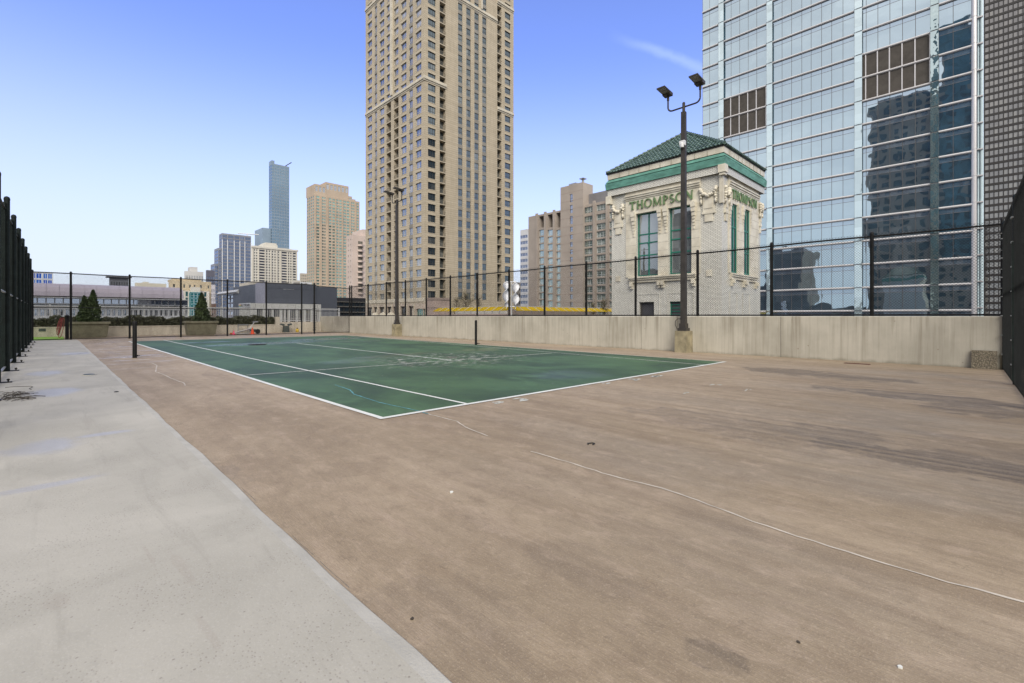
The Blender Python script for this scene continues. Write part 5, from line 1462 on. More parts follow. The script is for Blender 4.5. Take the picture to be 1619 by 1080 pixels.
# striped office tower in the gap
tower('office_tower', 'slim white banded office tower in the gap beside the tan tower', 834, 280, 822.5, 836.5, 362, mk('white_band', (0.56, 0.56, 0.57), .6, .06, .1), 3.6, 1.9, [(3, .97, style('navy', 'frame_white', 2, 1, .08, .2))], None, zlow=-2, topm=2.5, vis=lambda px, py: py < 490)
tower('far_building', 'small dark roofed block low in the gap left of the banded tower', 812.5, 200, 811.5, 823, 446, mk('gap_grey', (0.3, 0.29, 0.28), .8, .08, .1), 3.0, 1.6, None, [(3, .6, style('navy', 'frame_dark', 1, 1, .1, .2))], zlow=-3, cat='building')

# ---------------------------------------------------------------- white glazed brick tower
TD = 30.0; TX, TY2 = at(1141, TD)
M['white_brick'] = mk_brick('white_brick', (0.74, 0.725, 0.65), (0.81, 0.79, 0.715), (0.20, 0.185, 0.15), 0.225, 0.080, 0.012, 0.28, 0.35, 0.5, 0.18)
M['terracotta'] = mk('terracotta', (0.70, 0.655, 0.54), 0.4, 0.10, 1.2, bump=0.15, dark=(0.54, 0.49, 0.385))
M['copper'] = mk('copper', (0.12, 0.315, 0.25), 0.55, 0.2, 1.5, stretch=(1, 1, 3))
M['green_frame'] = mk('green_frame', (0.010, 0.165, 0.115), 0.4, 0.12, 5)
M['sign_green'] = mk('sign_green', (0.135, 0.225, 0.095), 0.45, 0.08, 3)
M['joint'] = mk('joint', (0.33, 0.31, 0.25), 0.8, 0.1, 3)
GL['tower'] = mk_glass('tower_glass', (0.20, 0.22, 0.22), (0.85, 0.9, 0.95), 0.25, 0.003, 0.0, wscale=0.8)  # left-face glass, base coloured pale for the sky reflected there
GL['towerdark'] = mk_glass('tower_glass_dark', (0.045, 0.06, 0.058), (0.8, 0.9, 0.95), 0.12, 0.003, 0.0)  # darker copy of the same glass, for the dim reflection on the right face
tt = thing('brick_tower', 'white glazed brick rooftop tower with a green tiled roof and green lettering', 'tower', (TX, TY2, -29))
yT1, xT1 = onx(TX, 967), ony(TY2, 1202)
zl_ = lambda px, py: zat('x', TX, px, py)
zr_ = lambda px, py: zat('y', TY2, px, py)
zw1, zw0 = (zl_(1006, 338)+zl_(1093, 324))/2, (zl_(1006, 437)+zl_(1089, 432))/2
zband0, zband1 = H+(Y0-262)*TD/F, H+(Y0-247.5)*TD/F
zf1 = H+(Y0-232)*TD/F; zeave = H+(Y0-229)*TD/F
zfr = zl_(1107, 281.5)
bl = Bld(tt)
stTW = style('tower', 'green_frame', 2, 1, .085, .30, None, sash=.53); stTW['ny'] = 3
stTR = style('towerdark', 'green_frame', 2, 1, .10, .06, None); stTR['ny'] = 3
lw = [span('x', TX, 1006, 1040.7), span('x', TX, 1057, 1093.7)]
ops = [(a, b_, zw0, zw1, 'window', stTW) for a, b_ in lw]
da, db = span('x', TX, 1010.5, 1034); zd = zl_(1022, 477.5)
ops.append((da, db, -1.2, zd, 'door', style('doorpanel', 'frame_dark', 1, 1, .12, .22)))
va, vb = span('x', TX, 1058.5, 1081.7); zv = zl_(1070, 476.5)
ops.append((va, vb, .2, zv, 'louvre_vent', style('doorpanel', 'green_frame', 1, 9, .05, .2)))
M['doorpanel'] = mk('doorpanel', (0.06, 0.06, 0.065), 0.5, 0.1, 2)
bl.face('x', TX, TY2, yT1, -29, zband1, ops)
rw = [span('y', TY2, 1154.5, 1164.6), span('y', TY2, 1175, 1184.5)]
bl.face('y', TY2, TX, xT1, -29, zband1, [(a, b_, zw0, zw1, 'window', stTR) for a, b_ in rw])
bl.shell(TX, xT1, TY2, yT1, -29, zband1)
bl.finish(M['white_brick'], name='brick_wall')
# projecting brick frieze, copper ledge, cream fascia
FO = .22
def ring(name, o, z0, z1, m, o2=None, inner=.0):
    """square ring round the tower, standing o proud at the bottom and o2 at the top"""
    o2 = o if o2 is None else o2; mb = MB()
    A = [(TX-o, TY2-o), (xT1+o, TY2-o), (xT1+o, yT1+o), (TX-o, yT1+o)]; B = [(TX-o2, TY2-o2), (xT1+o2, TY2-o2), (xT1+o2, yT1+o2), (TX-o2, yT1+o2)]
    for i in range(4):
        j = (i+1) % 4; mb.poly([(*A[i], z0), (*A[j], z0), (*B[j], z1), (*B[i], z1)])
    mb.poly([(*p, z0) for p in reversed(A)]); mb.poly([(*p, z1) for p in B])
    return mb.build(name, m, tt)
ring('brick_frieze', FO, zfr, zband0, M['white_brick'])
ring('copper_band', FO+.10, zband0+.003, zband1-.13, M['copper'], FO+.14)
ring('shadow_gap', FO+.03, zband1-.127, zband1-.08, M['rubber'])
ring('copper_ledge', FO+.12, zband1-.077, zband1+.14, M['copper'], FO-.02)
ring('fascia', FO+.0, zband1+.19, zf1, M['terracotta'], FO+.02)
ring('fascia_gap', FO-.06, zband1+.143, zband1+.187, M['rubber'])
for ax, c, a0, a1 in (('x', TX-FO-.02, TY2, yT1), ('y', TY2-FO-.02, TX, xT1)):
    mb = MB()
    for i in range(1, 10):
        a = a0+(a1-a0)*i/10; pb(mb, ax, c-.006, c+.05, a-.012, a+.012, zband1+.2, zf1-.02)
    mb.build('fascia_joint', M['joint'], tt)
# tiled hip roof
EO = FO+.07
ze = zf1+.02; apex = Vector(((TX+xT1)/2, (TY2+yT1)/2, H+(Y0-211)*F**-1*0+ (500-211)/F*((TX+xT1)/2*S_+(TY2+yT1)/2*C_)))
ec = [Vector((TX-EO, yT1+EO, ze)), Vector((TX-EO, TY2-EO, ze)), Vector((xT1+EO, TY2-EO, ze)), Vector((xT1+EO, yT1+EO, ze))]
def mk_tile():
    m, g, p = mat_base('roof_tile')
    pos = g.n('ShaderNodeNewGeometry').outputs['Position']
    wn = g.noise(pos, 3.5, 3, 0.7)
    c = g.mix(g.step(wn, 0.35, 0.65), (0.035, 0.070, 0.058), (0.115, 0.18, 0.155))
    g.set(p.inputs['Base Color'], g.mix(g.step(g.noise(pos, 1.1, 4), 0.55, 0.7), c, (0.02, 0.04, 0.035)))
    p.inputs['Roughness'].default_value = 0.35
    return m
M['roof_tile'] = mk_tile()
rf = MB(); und = MB()
for i in range(4):
    A, B_ = ec[i], ec[(i+1) % 4]
    e = B_-A; L = e.length; eu = e.normalized(); mid = (A+B_)/2
    sv = apex-mid; SL = sv.length; su = sv.normalized(); nn = eu.cross(su).normalized()
    if nn.z < 0: nn = -nn
    und.poly([A-Vector((0, 0, .03)), B_-Vector((0, 0, .03)), apex-Vector((0, 0, .03))])
    tw_, tl_ = .25, .40
    nr = int(SL/tl_)+1
    nt = int(L/tw_)
    for rI in range(nr):
        s0, s1 = rI*tl_-.06, min((rI+1)*tl_, SL)
        for k in range(nt):
            uc = (k+.5)*L/nt-L/2
            lim0 = (L/2)*(1-max(0, s0)/SL); lim1 = (L/2)*(1-s1/SL)
            if abs(uc) > lim0: continue
            s1c = min(s1, SL*(1-abs(uc)/(L/2)))
            if s1c <= s0+.03: continue
            r0, r1 = .105, .088
            pts0, pts1 = [], []
            for j in range(6):
                an = math.pi*j/5
                pts0.append(mid+eu*(uc+math.cos(an)*r0)+su*s0+nn*(.045+math.sin(an)*r0*.85))
                pts1.append(mid+eu*(uc+math.cos(an)*r1)+su*s1c+nn*(.0+math.sin(an)*r1*.85))
            for j in range(5): rf.poly([pts0[j], pts0[j+1], pts1[j+1], pts1[j]])
            rf.poly(pts0)
for i in range(4):
    c_ = ec[i]; n = 17
    for k in range(n):
        p = c_.lerp(apex, k/n); q = c_.lerp(apex, (k+1.12)/n); rf.tube([p+Vector((0, 0, .10)), q+Vector((0, 0, .06))], [.115, .09], 8)
rf.lathe([(.16, 0), (.18, .1), (.10, .2), (.03, .25)], tuple(apex), 10)
ro = rf.build('tiled_roof', M['roof_tile'], tt, fix=False)
und.build('roof_deck', M['rubber'], ro)
mb = MB()
o = EO-.03
mb.box(TX-o, TY2-o, ze-.09, xT1+o, yT1+o, ze-.02); mb.build('eave_board', M['frame_dark'], tt)
# terracotta window surrounds with sign, consoles, sill, garlands
def letter_strokes(ch):
    W_ = {'T': .86, 'H': .92, 'O': 1.0, 'M': 1.12, 'P': .72, 'S': .62, 'N': .95, 'I': .25, 'K': .8, 'D': .8, 'u': .6}[ch]
    q = []
    def ln(x0, y0, x1, y1, w0, w1=None, hor=False):
        w1 = w0 if w1 is None else w1
        dx, dy = x1-x0, y1-y0; l = math.hypot(dx, dy); nx, ny = -dy/l, dx/l
        q.append([(x0+nx*w0/2, y0+ny*w0/2), (x0-nx*w0/2, y0-ny*w0/2), (x1-nx*w1/2, y1-ny*w1/2), (x1+nx*w1/2, y1+ny*w1/2)])
    def stem(x, w=.17):
        ln(x, 0, x, .5, w*1.15, w*.92); ln(x, .5, x, 1, w*.92, w*1.15); ln(x-w*.95, .03, x+w*.95, .03, .06); ln(x-w*.95, .97, x+w*.95, .97, .06)
    def arc(cx, cy, rx, ry, a0, a1, wx, wy, n=20):
        for i in range(n):
            a, b_ = math.radians(a0+(a1-a0)*i/n), math.radians(a0+(a1-a0)*(i+1)/n)
            q.append([(cx+math.cos(a)*rx, cy+math.sin(a)*ry), (cx+math.cos(b_)*rx, cy+math.sin(b_)*ry), (cx+math.cos(b_)*(rx-wx), cy+math.sin(b_)*(ry-wy)), (cx+math.cos(a)*(rx-wx), cy+math.sin(a)*(ry-wy))])
    if ch == 'T': ln(.43, 0, .43, .5, .20, .16); ln(.43, .5, .43, .9, .16, .17); ln(.25, .03, .61, .03, .06); ln(.02, .93, .84, .93, .12); ln(.05, .76, .03, .93, .03, .09); ln(.81, .76, .83, .93, .03, .09)
    elif ch == 'H': stem(.17); stem(.75); ln(.2, .52, .72, .52, .10)
    elif ch == 'O': arc(.5, .5, .50, .52, 0, 360, .17, .09, 30)
    elif ch == 'D': stem(.17); arc(.2, .5, .58, .5, -90, 90, .16, .09)
    elif ch == 'M': ln(.13, 0, .17, 1, .11, .09); ln(.03, .03, .25, .03, .06); ln(.17, 1, .56, .06, .2, .12); ln(.56, .06, .95, 1, .07, .09); ln(.98, 0, .95, 1, .19, .16); ln(.85, .03, 1.11, .03, .06)
    elif ch == 'P': stem(.18); arc(.24, .72, .44, .28, -90, 90, .15, .08)
    elif ch == 'S': arc(.31, .74, .27, .26, 35, 250, .13, .10, 14); arc(.31, .27, .30, .27, -150, 78, .14, .10, 14); ln(.17, .60, .46, .42, .16)
    elif ch == 'N': ln(.15, 0, .15, 1, .09); ln(.05, .03, .25, .03, .06); ln(.14, 1, .80, .02, .20, .18); ln(.80, 0, .80, 1, .09); ln(.70, .97, .92, .97, .06); ln(.02, .97, .2, .97, .06)
    elif ch == 'I': ln(.12, 0, .12, 1, .18)
    elif ch == 'K': ln(.12, 0, .12, 1, .17); ln(.15, .45, .68, 1, .14); ln(.3, .58, .74, 0, .17)
    return W_, q
def sign(word, parent, ax, c, a_start, a_end, z0, h, m, depth=.06):
    gap = .12; tot = sum(letter_strokes(ch)[0] for ch in word)+gap*(len(word)-1)
    sgn = 1 if a_end > a_start else -1; sc = abs(a_end-a_start)/tot; u = 0
    for ch in word:
        w, qs = letter_strokes(ch); mb = MB()
        for i, qd in enumerate(qs):
            o = .0012*(i % 5)
            pts = [P3(ax, c-.004, a_start+sgn*(u+x)*sc, z0+y*h) for x, y in qd]
            mb.prism(pts, P3(ax, -depth-o, 0, 0))
        mb.build('letter', m, parent); u += w+gap
TC = M['terracotta']
r = random.Random(17)
def garland(ax, c, a, z, w, parent_thing, flip=1):
    mb = MB()
    def blob(aa, zz, rr, o=.10):
        p = P3(ax, c-o, aa, zz); n1 = 7
        mb.lathe([(rr*.45, -rr*.85), (rr*.9, -rr*.4), (rr, 0), (rr*.85, rr*.45), (rr*.4, rr*.85)], p, n1)
    for i in range(13):
        t_ = i/12; blob(a-w/2+w*t_, z-.32*math.sin(math.pi*t_)*1.0+r.uniform(-.03, .03), r.uniform(.10, .15), .10+r.uniform(0, .06))
    for s in (-1, 1):
        for k in range(5): blob(a+s*w/2+r.uniform(-.05, .05), z+.12-k*.17, .15-k*.018+r.uniform(-.01, .01), .10)
        pb(mb, ax, c-.16, c+.05, a+s*w/2-.05, a+s*w/2+.05, z-.85, z-.55)
    ob = mb.build('garland', TC, parent_thing, smooth=True)
    mb = MB(); pb(mb, ax, c-.07, c+.05, a-w*.40, a+w*.40, z-1.35, z-.38); pb(mb, ax, c-.10, c-.072, a-w*.28, a+w*.28, z-1.15, z-.5)
    pb(mb, ax, c-.09, c+.05, a-w*.44, a+w*.44, z-1.50, z-1.352); pb(mb, ax, c-.06, c+.05, a-w*.28, a+w*.28, z-2.0, z-1.502)
    mb.build('hanging_panel', TC, parent_thing)
def surround(ax, c, wins, p_out, p_sill, zs0, zs1, zc0, zc1):
    a_lo, a_hi = p_out; t_ = .06; K = 1.0 if ax == 'x' else .45
    # jambs and mullion
    edges = sorted([a_lo]+[v for w in wins for v in w]+[a_hi])
    for i in range(0, len(edges), 2):
        mb = MB(); pb(mb, ax, c-t_, c+.05, edges[i]+(.003 if i else 0), edges[i+1]-.003, zw0-.05, zw1)
        for k in range(1, 8):
            z = zw0+(zw1-zw0)*k/8; pb(mb, ax, c-t_-.004, c-t_+.02, edges[i]+.01, edges[i+1]-.01, z-.008, z+.008, 1)
        mb.build('jamb', [TC, M['joint']], tt)
    mb = MB(); pb(mb, ax, c-t_-.01, c+.05, a_lo, a_hi, zw1+.003, zc0)
    for k in range(1, 5):
        a = a_lo+(a_hi-a_lo)*k/5; pb(mb, ax, c-t_-.014, c-t_+.02, a-.008, a+.008, zw1+.02, zc0-.02, 1)
    head = mb.build('sign_panel', [TC, M['joint']], tt)
    mb = MB()
    for (l, h_, o) in ((0, .12, .12), (.12, .26, .19), (.26, .34, .25), (.34, .62, .08)): pb(mb, ax, c-o*(.6+.4*K), c+.05, a_lo-.05, a_hi+.05, zc0+l+.003, zc0+h_)
    mb.build('sign_cornice', TC, tt)
    # consoles hanging at the window heads
    for w in wins:
        for a in (w[0]-.17, w[1]+.17):
            mb = MB()
            pb(mb, ax, c-.05-.24*K, c-.05, a-.15, a+.15, zw1-.22, zw1+.12); pb(mb, ax, c-.05-.20*K, c-.05, a-.13, a+.13, zw1-.52, zw1-.222)
            pb(mb, ax, c-.05-.14*K, c-.05, a-.11, a+.11, zw1-.80, zw1-.522)
            for k in range(4): pb(mb, ax, c-.06-(.09-.015*k)*K, c-.05, a-.09+.012*k, a+.09-.012*k, zw1-1.0-.22*k, zw1-.84-.22*k)
            mb.build('console', TC, tt)
    # sill with corbels
    mb = MB(); s0, s1 = p_sill
    for (l, h_, o) in ((-.10, .0, .30), (-.22, -.10, .23), (-.40, -.22, .14)): pb(mb, ax, c-o*(.5+.5*K), c+.05, s0, s1, zw0-.055+l, zw0-.058+h_)
    sl_ = mb.build('sill', TC, tt)
    for a in (s0+.2, (s0+s1)/2-.14, (s0+s1)/2+.14, s1-.2):
        mb = MB(); pb(mb, ax, c-.28, c+.05, a-.10, a+.10, zw0-.72, zw0-.46); pb(mb, ax, c-.18, c+.05, a-.08, a+.08, zw0-.9, zw0-.722); mb.build('corbel', TC, sl_)
    # sunk panels below
    for (w0, w1) in wins:
        mb = MB()
        for (aa, bb_, z0, z1) in ((w0-.1, w1+.1, zw0-1.35, zw0-1.30), (w0-.1, w0-.05, -1, zw0-1.35), (w1+.05, w1+.1, -1, zw0-1.35)): pb(mb, ax, c-.03, c+.05, aa, bb_, z0, z1)
        mb.build('panel_frame', M['white_brick'], tt)
    return head
zs0, zs1 = zl_(1000, 332.3), zl_(1000, 319.2)
zc0 = zl_(1050, (608+520)/2/5.583+200+6)
head = surround('x', TX, lw, span('x', TX, 990, 1107), span('x', TX, 996, 1102), zs0, zs1, zc0, 0)
sign('THOMPSON', head, 'x', TX-.10, onx(TX, 996.5), onx(TX, 1097.5), zs0-.02, zs1-zs0, M['sign_green'])
head2 = surround('y', TY2, rw, span('y', TY2, 1151.5, 1198), span('y', TY2, 1154, 1195), zs0, zs1, zc0, 0)
sign('THOMPSON', head2, 'y', TY2-.10, ony(TY2, 1155), ony(TY2, 1193.5), zs0-.02, zs1-zs0, M['sign_green'])
zg = zl_(1120, 302)
garland('x', TX-.02, onx(TX, 1121), zg, .95, tt); garland('x', TX-.02, onx(TX, 978), zg, .85, tt)
garland('y', TY2-.02, ony(TY2, 1147.2), zg, .62, tt); garland('y', TY2-.02, ony(TY2, 1201), zg, .40, tt)
mb = MB(); mb.box(TX-.36, TY2-.36, zfr+.0, TX+.10, TY2+.10, zfr+.50); mb.box(TX-.30, TY2-.30, zfr-.16, TX+.05, TY2+.05, zfr-.003); mb.build('corner_capital', TC, tt)
mb = MB(); mb.box(TX-.14, TY2-.14, zfr-1.9, TX+.1, TY2+.1, zfr-.163); mb.build('corner_pilaster', TC, tt)
mb = MB(); mb.box(TX-.36, yT1-.10, zfr-.6, TX+.1, yT1+.30, zfr-.003); mb.build('corner_capital', TC, tt)
for p, q in ((977, 441), (1121, 432)):
    a = onx(TX, p); z = zl_(p, q); mb = MB(); pb(mb, 'x', TX-.05, TX+.05, a-.18, a+.18, z-.2, z+.2); mb.build('wall_block', TC, tt)

# ---------------------------------------------------------------- glass office tower on the right
GD = 70.9; GX = at(1537, GD)[0]
M['bar_metal'] = mk('bar_metal', (0.62, 0.60, 0.60), 0.38, 0.05, 0.4, metal=0.35)
M['bar_dark'] = mk('bar_dark', (0.16, 0.15, 0.15), 0.5, 0.1, 0.4)
def mk_frost():
    m, g, p = mat_base('frosted_glass')
    p.inputs['Base Color'].default_value = (0.60, 0.73, 0.78, 1); p.inputs['Roughness'].default_value = 0.12
    p.inputs['Specular IOR Level'].default_value = 0.9
    p.inputs['Coat Weight'].default_value = 0.5; p.inputs['Coat Roughness'].default_value = 0.03
    return m
M['frost'] = mk_frost()
M['louvre'] = mk('louvre', (0.105, 0.092, 0.078), 0.7, 0.12, 0.8)
gt_ = thing('glass_office_tower', 'huge mirrored glass office tower with silver floor bars filling the right side', 'office tower', (GX, onx(GX, 1330), -29))
zk = lambda k: H+(500-31.3-41.75*k)/F*GD
secs = [[1111, 1122, 1136], [1144, 1156, 1169.5, 1183, 1196.5, 1212], [1221, 1236.5, 1251.6, 1267.7, 1282.5, 1299, 1315, 1332.8, 1351], [1363, 1369.5, 1388, 1407, 1427, 1447.5, 1471], [1484, 1507, 1536]]
fins = [(1136, 1144), (1212, 1221), (1351, 1363), (1471, 1484)]
yA, yB = onx(GX, 1536), onx(GX, 1111)
KT, KB = -9, 18
boxpart(gt_, 'core', GX+.5, GX+30, yA+.1, yB, -29, zk(KT), mk('core_grey', (0.10, 0.12, 0.13), .7, .1, .2))
panels = []; louv = []; r = random.Random(31)
for si, sec in enumerate(secs):
    for j in range(len(sec)-1):
        a0, a1 = span('x', GX, sec[j], sec[j+1])
        for k in range(KT, KB):
            z1, z0 = zk(k), zk(k+1)
            lv = (si == 1 and k in (0, 1)) or (si == 3 and k in (0, 1))
            (louv if lv else panels).append((a0+.035, a1-.035, z0+.16, z1-.16))
def panel_mesh(mb, w, h, ca=0, cz=0, c=0.0, ya=0.0, za=0.0):
    zt_ = cz+h*.29
    def q(z0, z1, mi=0):
        # a pane may sit a hair out of true, as real curtain walling does
        mb.poly([(c+ya*(-w/2)+za*(z0-cz), ca-w/2, z0), (c+ya*(-w/2)+za*(z1-cz), ca-w/2, z1), (c+ya*(w/2)+za*(z1-cz), ca+w/2, z1), (c+ya*(w/2)+za*(z0-cz), ca+w/2, z0)], mi)
    q(cz-h/2, zt_-.025); q(zt_+.025, cz+h/2, 2)
    mb.box(c-.02, ca-w/2, zt_-.025, c+.02, ca+w/2, zt_+.025, 1)
def gkey(p):
    a, z = (p[0]+p[1])/2, (p[2]+p[3])/2; x, y = proj(GX, a, z); d = GX*S_+a*C_
    return -((p[1]-p[0])/d/d if (-5 < x < 1620 and -12 < y < 500 and not (960 < x < 1206 and y > 215)) else 0)
panels.sort(key=gkey)
rest = MB()
for i, p in enumerate(panels):
    w, h_ = p[1]-p[0], p[3]-p[2]; ca, cz = (p[0]+p[1])/2, (p[2]+p[3])/2
    ya, za = r.gauss(0, .0022), r.gauss(0, .0018)
    if i < 100:
        mb = MB(); panel_mesh(mb, w, h_, ca, cz, GX, ya, za); mb.build('glass_panel', [GL['curtain'], M['bar_dark'], GL['spandrel']], gt_, fix=False)
    else: panel_mesh(rest, w, h_, ca, cz, GX, ya, za)
ob = rest.build('glass_panel', [GL['curtain'], M['bar_dark'], GL['spandrel']], gt_, fix=False); ob['kind'] = 'stuff'
for p in louv:
    mb = MB(); mb.box(GX-.04, p[0]+.12, p[2]+.02, GX+.3, p[1]-.02, p[3]-.02)
    n = 22
    for i in range(n):
        z = p[2]+.05+(p[3]-p[2]-.1)*i/n; mb.poly([(GX-.10, p[0]+.12, z), (GX-.10, p[1]-.02, z), (GX-.041, p[1]-.02, z+.12), (GX-.041, p[0]+.12, z+.12)])
    mb.build('louvre_panel', M['louvre'], gt_)
    mb = MB(); mb.box(GX-.16, p[0]-.06, p[2], GX+.1, p[0]+.10, p[3]); mb.build('louvre_mullion', M['bar_metal'], gt_)
for sec in secs:
    for j in range(len(sec)):
        a = onx(GX, sec[j]); mb = MB(); mb.box(GX-.03, a-.02, -29, GX+.1, a+.02, zk(KT)-.1); mb.build('mullion', M['bar_dark'], gt_)
for si, sec in enumerate(secs):
    a0, a1 = span('x', GX, sec[0], sec[-1])
    if si == 4: a0 -= .25
    for k in range(-6, 13):
        z = zk(k); mb = MB(); prof = [(-.05, -.19), (-.19, -.18), (-.28, -.10), (-.31, .0), (-.28, .10), (-.19, .18), (-.05, .19)]
        mb.prism([(GX+x_, a0, z+z_) for x_, z_ in prof], (0, a1-a0, 0)); mb.build('floor_bar', M['bar_metal'], gt_)
for (p, q) in fins:
    a0, a1 = span('x', GX-.5, p, q)
    for k in range(-6, 12):
        z1, z0 = zk(k), zk(k+1); mb = MB(); mb.box(GX-.55, a0, z0+.10, GX-.50, a1, z1-.08)
        fo = mb.build('frosted_fin', GL['fin2'] if p == 1471 else GL['fin'], gt_)
        mb = MB(); mb.box(GX-.52, a0+.1, z0-.14, GX-.02, a1-.05, z0+.02)
        mb.build('bracket', M['bar_dark'], fo)
    mb = MB(); mb.box(GX+.02, a0-.1, -29, GX+.2, a1+.1, zk(KT)); mb.build('fin_backing', GL['curtain'], gt_)
a0 = onx(GX, 1540.2); mb = MB(); mb.tube([(GX-.1, a0, -29), (GX-.1, a0, zk(KT))], .30, 14); mb.build('corner_column', M['bar_metal'], gt_)
for p, rr in ((1546.5, .12), (1552, .22)):
    y = onx(GX+1, p); mb = MB(); mb.tube([(GX+1, y, -29), (GX+1, y, zk(KT))], rr, 10); mb.build('glass_tube', M['frost'], gt_)
mb = MB(); mb.box(GX+1.3, onx(GX+1.3, 1554.5), -29, GX+1.6, onx(GX+1.3, 1541), zk(KT)); mb.build('glass_return', GL['blue'], gt_)
for k in range(-6, 13):
    z = zk(k)+.3; mb = MB(); mb.box(GX+.6, onx(GX+1, 1554.5), z, GX+1.29, onx(GX+1, 1541.5), z+.18)
    mb.tube([(GX-.1, a0, z), (GX-.1, a0, z+.12)], .34, 12); mb.build('corner_clamp', M['bar_metal'], gt_)

# ---------------------------------------------------------------- bronze gridded tower at the right edge
m = mk('bronze_frame', (0.022, 0.019, 0.017), 0.5, 0.1, 0.1)
BD = 235; x0, y0 = at(1650, BD)
t = thing('office_tower', 'dark bronze gridded office tower at the right edge behind the corner fence', 'office tower', (x0, y0, -29))
bl = Bld(t); yR_, yL_ = onx(x0, 1650), onx(x0, 1520)
st = style('bronze', 'rubber', 1, 1, .08, .30); ops = []
pitch = (onx(x0, 1560.5)-onx(x0, 1611))/6.65; ncol = int((yL_-yR_)/pitch)
zst = 9.55/F*BD*(x0/1.0)/x0
for k in range(49):
    z = -6+3.70*k
    for j in range(ncol):
        a = yR_+pitch*(j+.5); ops.append((a-pitch*.43, a+pitch*.43, z, z+2.55, 'window', st))
bl.face('x', x0, yR_, yL_, -29, 178, ops); bl.shell(x0, x0+40, yR_, yL_, -29, 178, front=False)
bl.finish(m, vis=lambda px, py: 1556 < px and py < 500)

# ---------------------------------------------------------------- rooftop terrace with yellow solar awning
AD = 62; x0, y0 = at(806, AD)
mA = mk('mauve_wall', (0.44, 0.34, 0.30), 0.85, 0.06, 0.3); mA2 = mk('brown_wall', (0.21, 0.175, 0.15), 0.85, 0.08, 0.3)
ta = thing('garage_block', 'low mauve roof terrace block under the yellow awning', 'building', (x0, y0, -29))
y1, x1 = onx(x0, 686), ony(y0, 990)
zp = H+(Y0-496.2)*AD/F
boxpart(ta, 'wall', x0+.03, x1, y0+.03, y1, -29, zp-.4, mA2)
boxpart(ta, 'parapet', x0-.1, x0+.3, y0-.1, y1, zp-.9, zp, mA)
boxpart(ta, 'parapet', x0+.31, x1, y0-.1, y0+.3, zp-.95, zp-.05, mA2)
boxpart(ta, 'rear_wall', x0+6, x1, y0+6, y0+6.5, zp-1, zp+.75, mA2)
boxpart(ta, 'rear_wall', x0+5.5, x0+6.0, y0+6, y1, zp-1, zp+.9, mA)
boxpart(ta, 'pale_wall_return', x0+3.0, x0+3.4, onx(x0+3, 800), onx(x0+3, 720), zp-.3, zp+.5, M['frame_light'])
def mk_yel():
    m, g, p = mat_base('yellow_panel')
    pos = g.n('ShaderNodeNewGeometry').outputs['Position']
    g.set(p.inputs['Base Color'], g.mix(g.noise(pos, 1.2, 3), (0.36, 0.24, 0.003), (0.45, 0.31, 0.004)))
    p.inputs['Roughness'].default_value = 0.7; p.inputs['Specular IOR Level'].default_value = 0.1
    return m
M['yellow_panel'] = mk_yel()
aw = thing('awning', 'row of tilted yellow solar awning panels along the roof terrace', 'awning', (x0, y0, zp))
za, zb_ = H+(Y0-491.3)*AD/F, H+(Y0-485.0)*AD/F
pitch = 1.55
def awn(ax, c, a, ln_, hook=True):
    # sloping panel: low edge outward, high edge inward
    mb = MB(); th = .05
    pts = [P3(ax, c-.35, a, za), P3(ax, c-.35, a+ln_, za), P3(ax, c+.75, a+ln_, zb_), P3(ax, c+.75, a, zb_)]
    mb.prism(pts, (0, 0, th)); mb.build('panel', M['yellow_panel'], aw)
    mb = MB(); mb.tube([P3(ax, c+.45, a+ln_/2, zp-.6), P3(ax, c+.45, a+ln_/2, zb_-.1)], .035, 6)
    mb.tube([P3(ax, c+.45, a+ln_/2, zb_-.35), P3(ax, c-.2, a+ln_/2, za+.02)], .022, 5)
    mb.tube([P3(ax, c-.37, a-.08, za-.02), P3(ax, c+.77, a-.08, zb_+.1)], .03, 6); mb.build('bracket', M['rail_grey'], aw)
n = int((y1-y0)/pitch)
for i in range(n): awn('x', x0, y0+.2+i*pitch, pitch-.18)
n = int((ony(y0, 985)-x0)/pitch)
for i in range(n): awn('y', y0, x0+.9+i*pitch, pitch-.18)
mb = MB(); mb.tube([(x0+.8, y0+.2, zb_+.10), (x0+.8, y1, zb_+.10)], .03, 6); mb.tube([(x0+.9, y0+.8, zb_+.10), (ony(y0, 985), y0+.8, zb_+.10)], .03, 6); mb.build('ridge_rail', M['rail_grey'], aw)
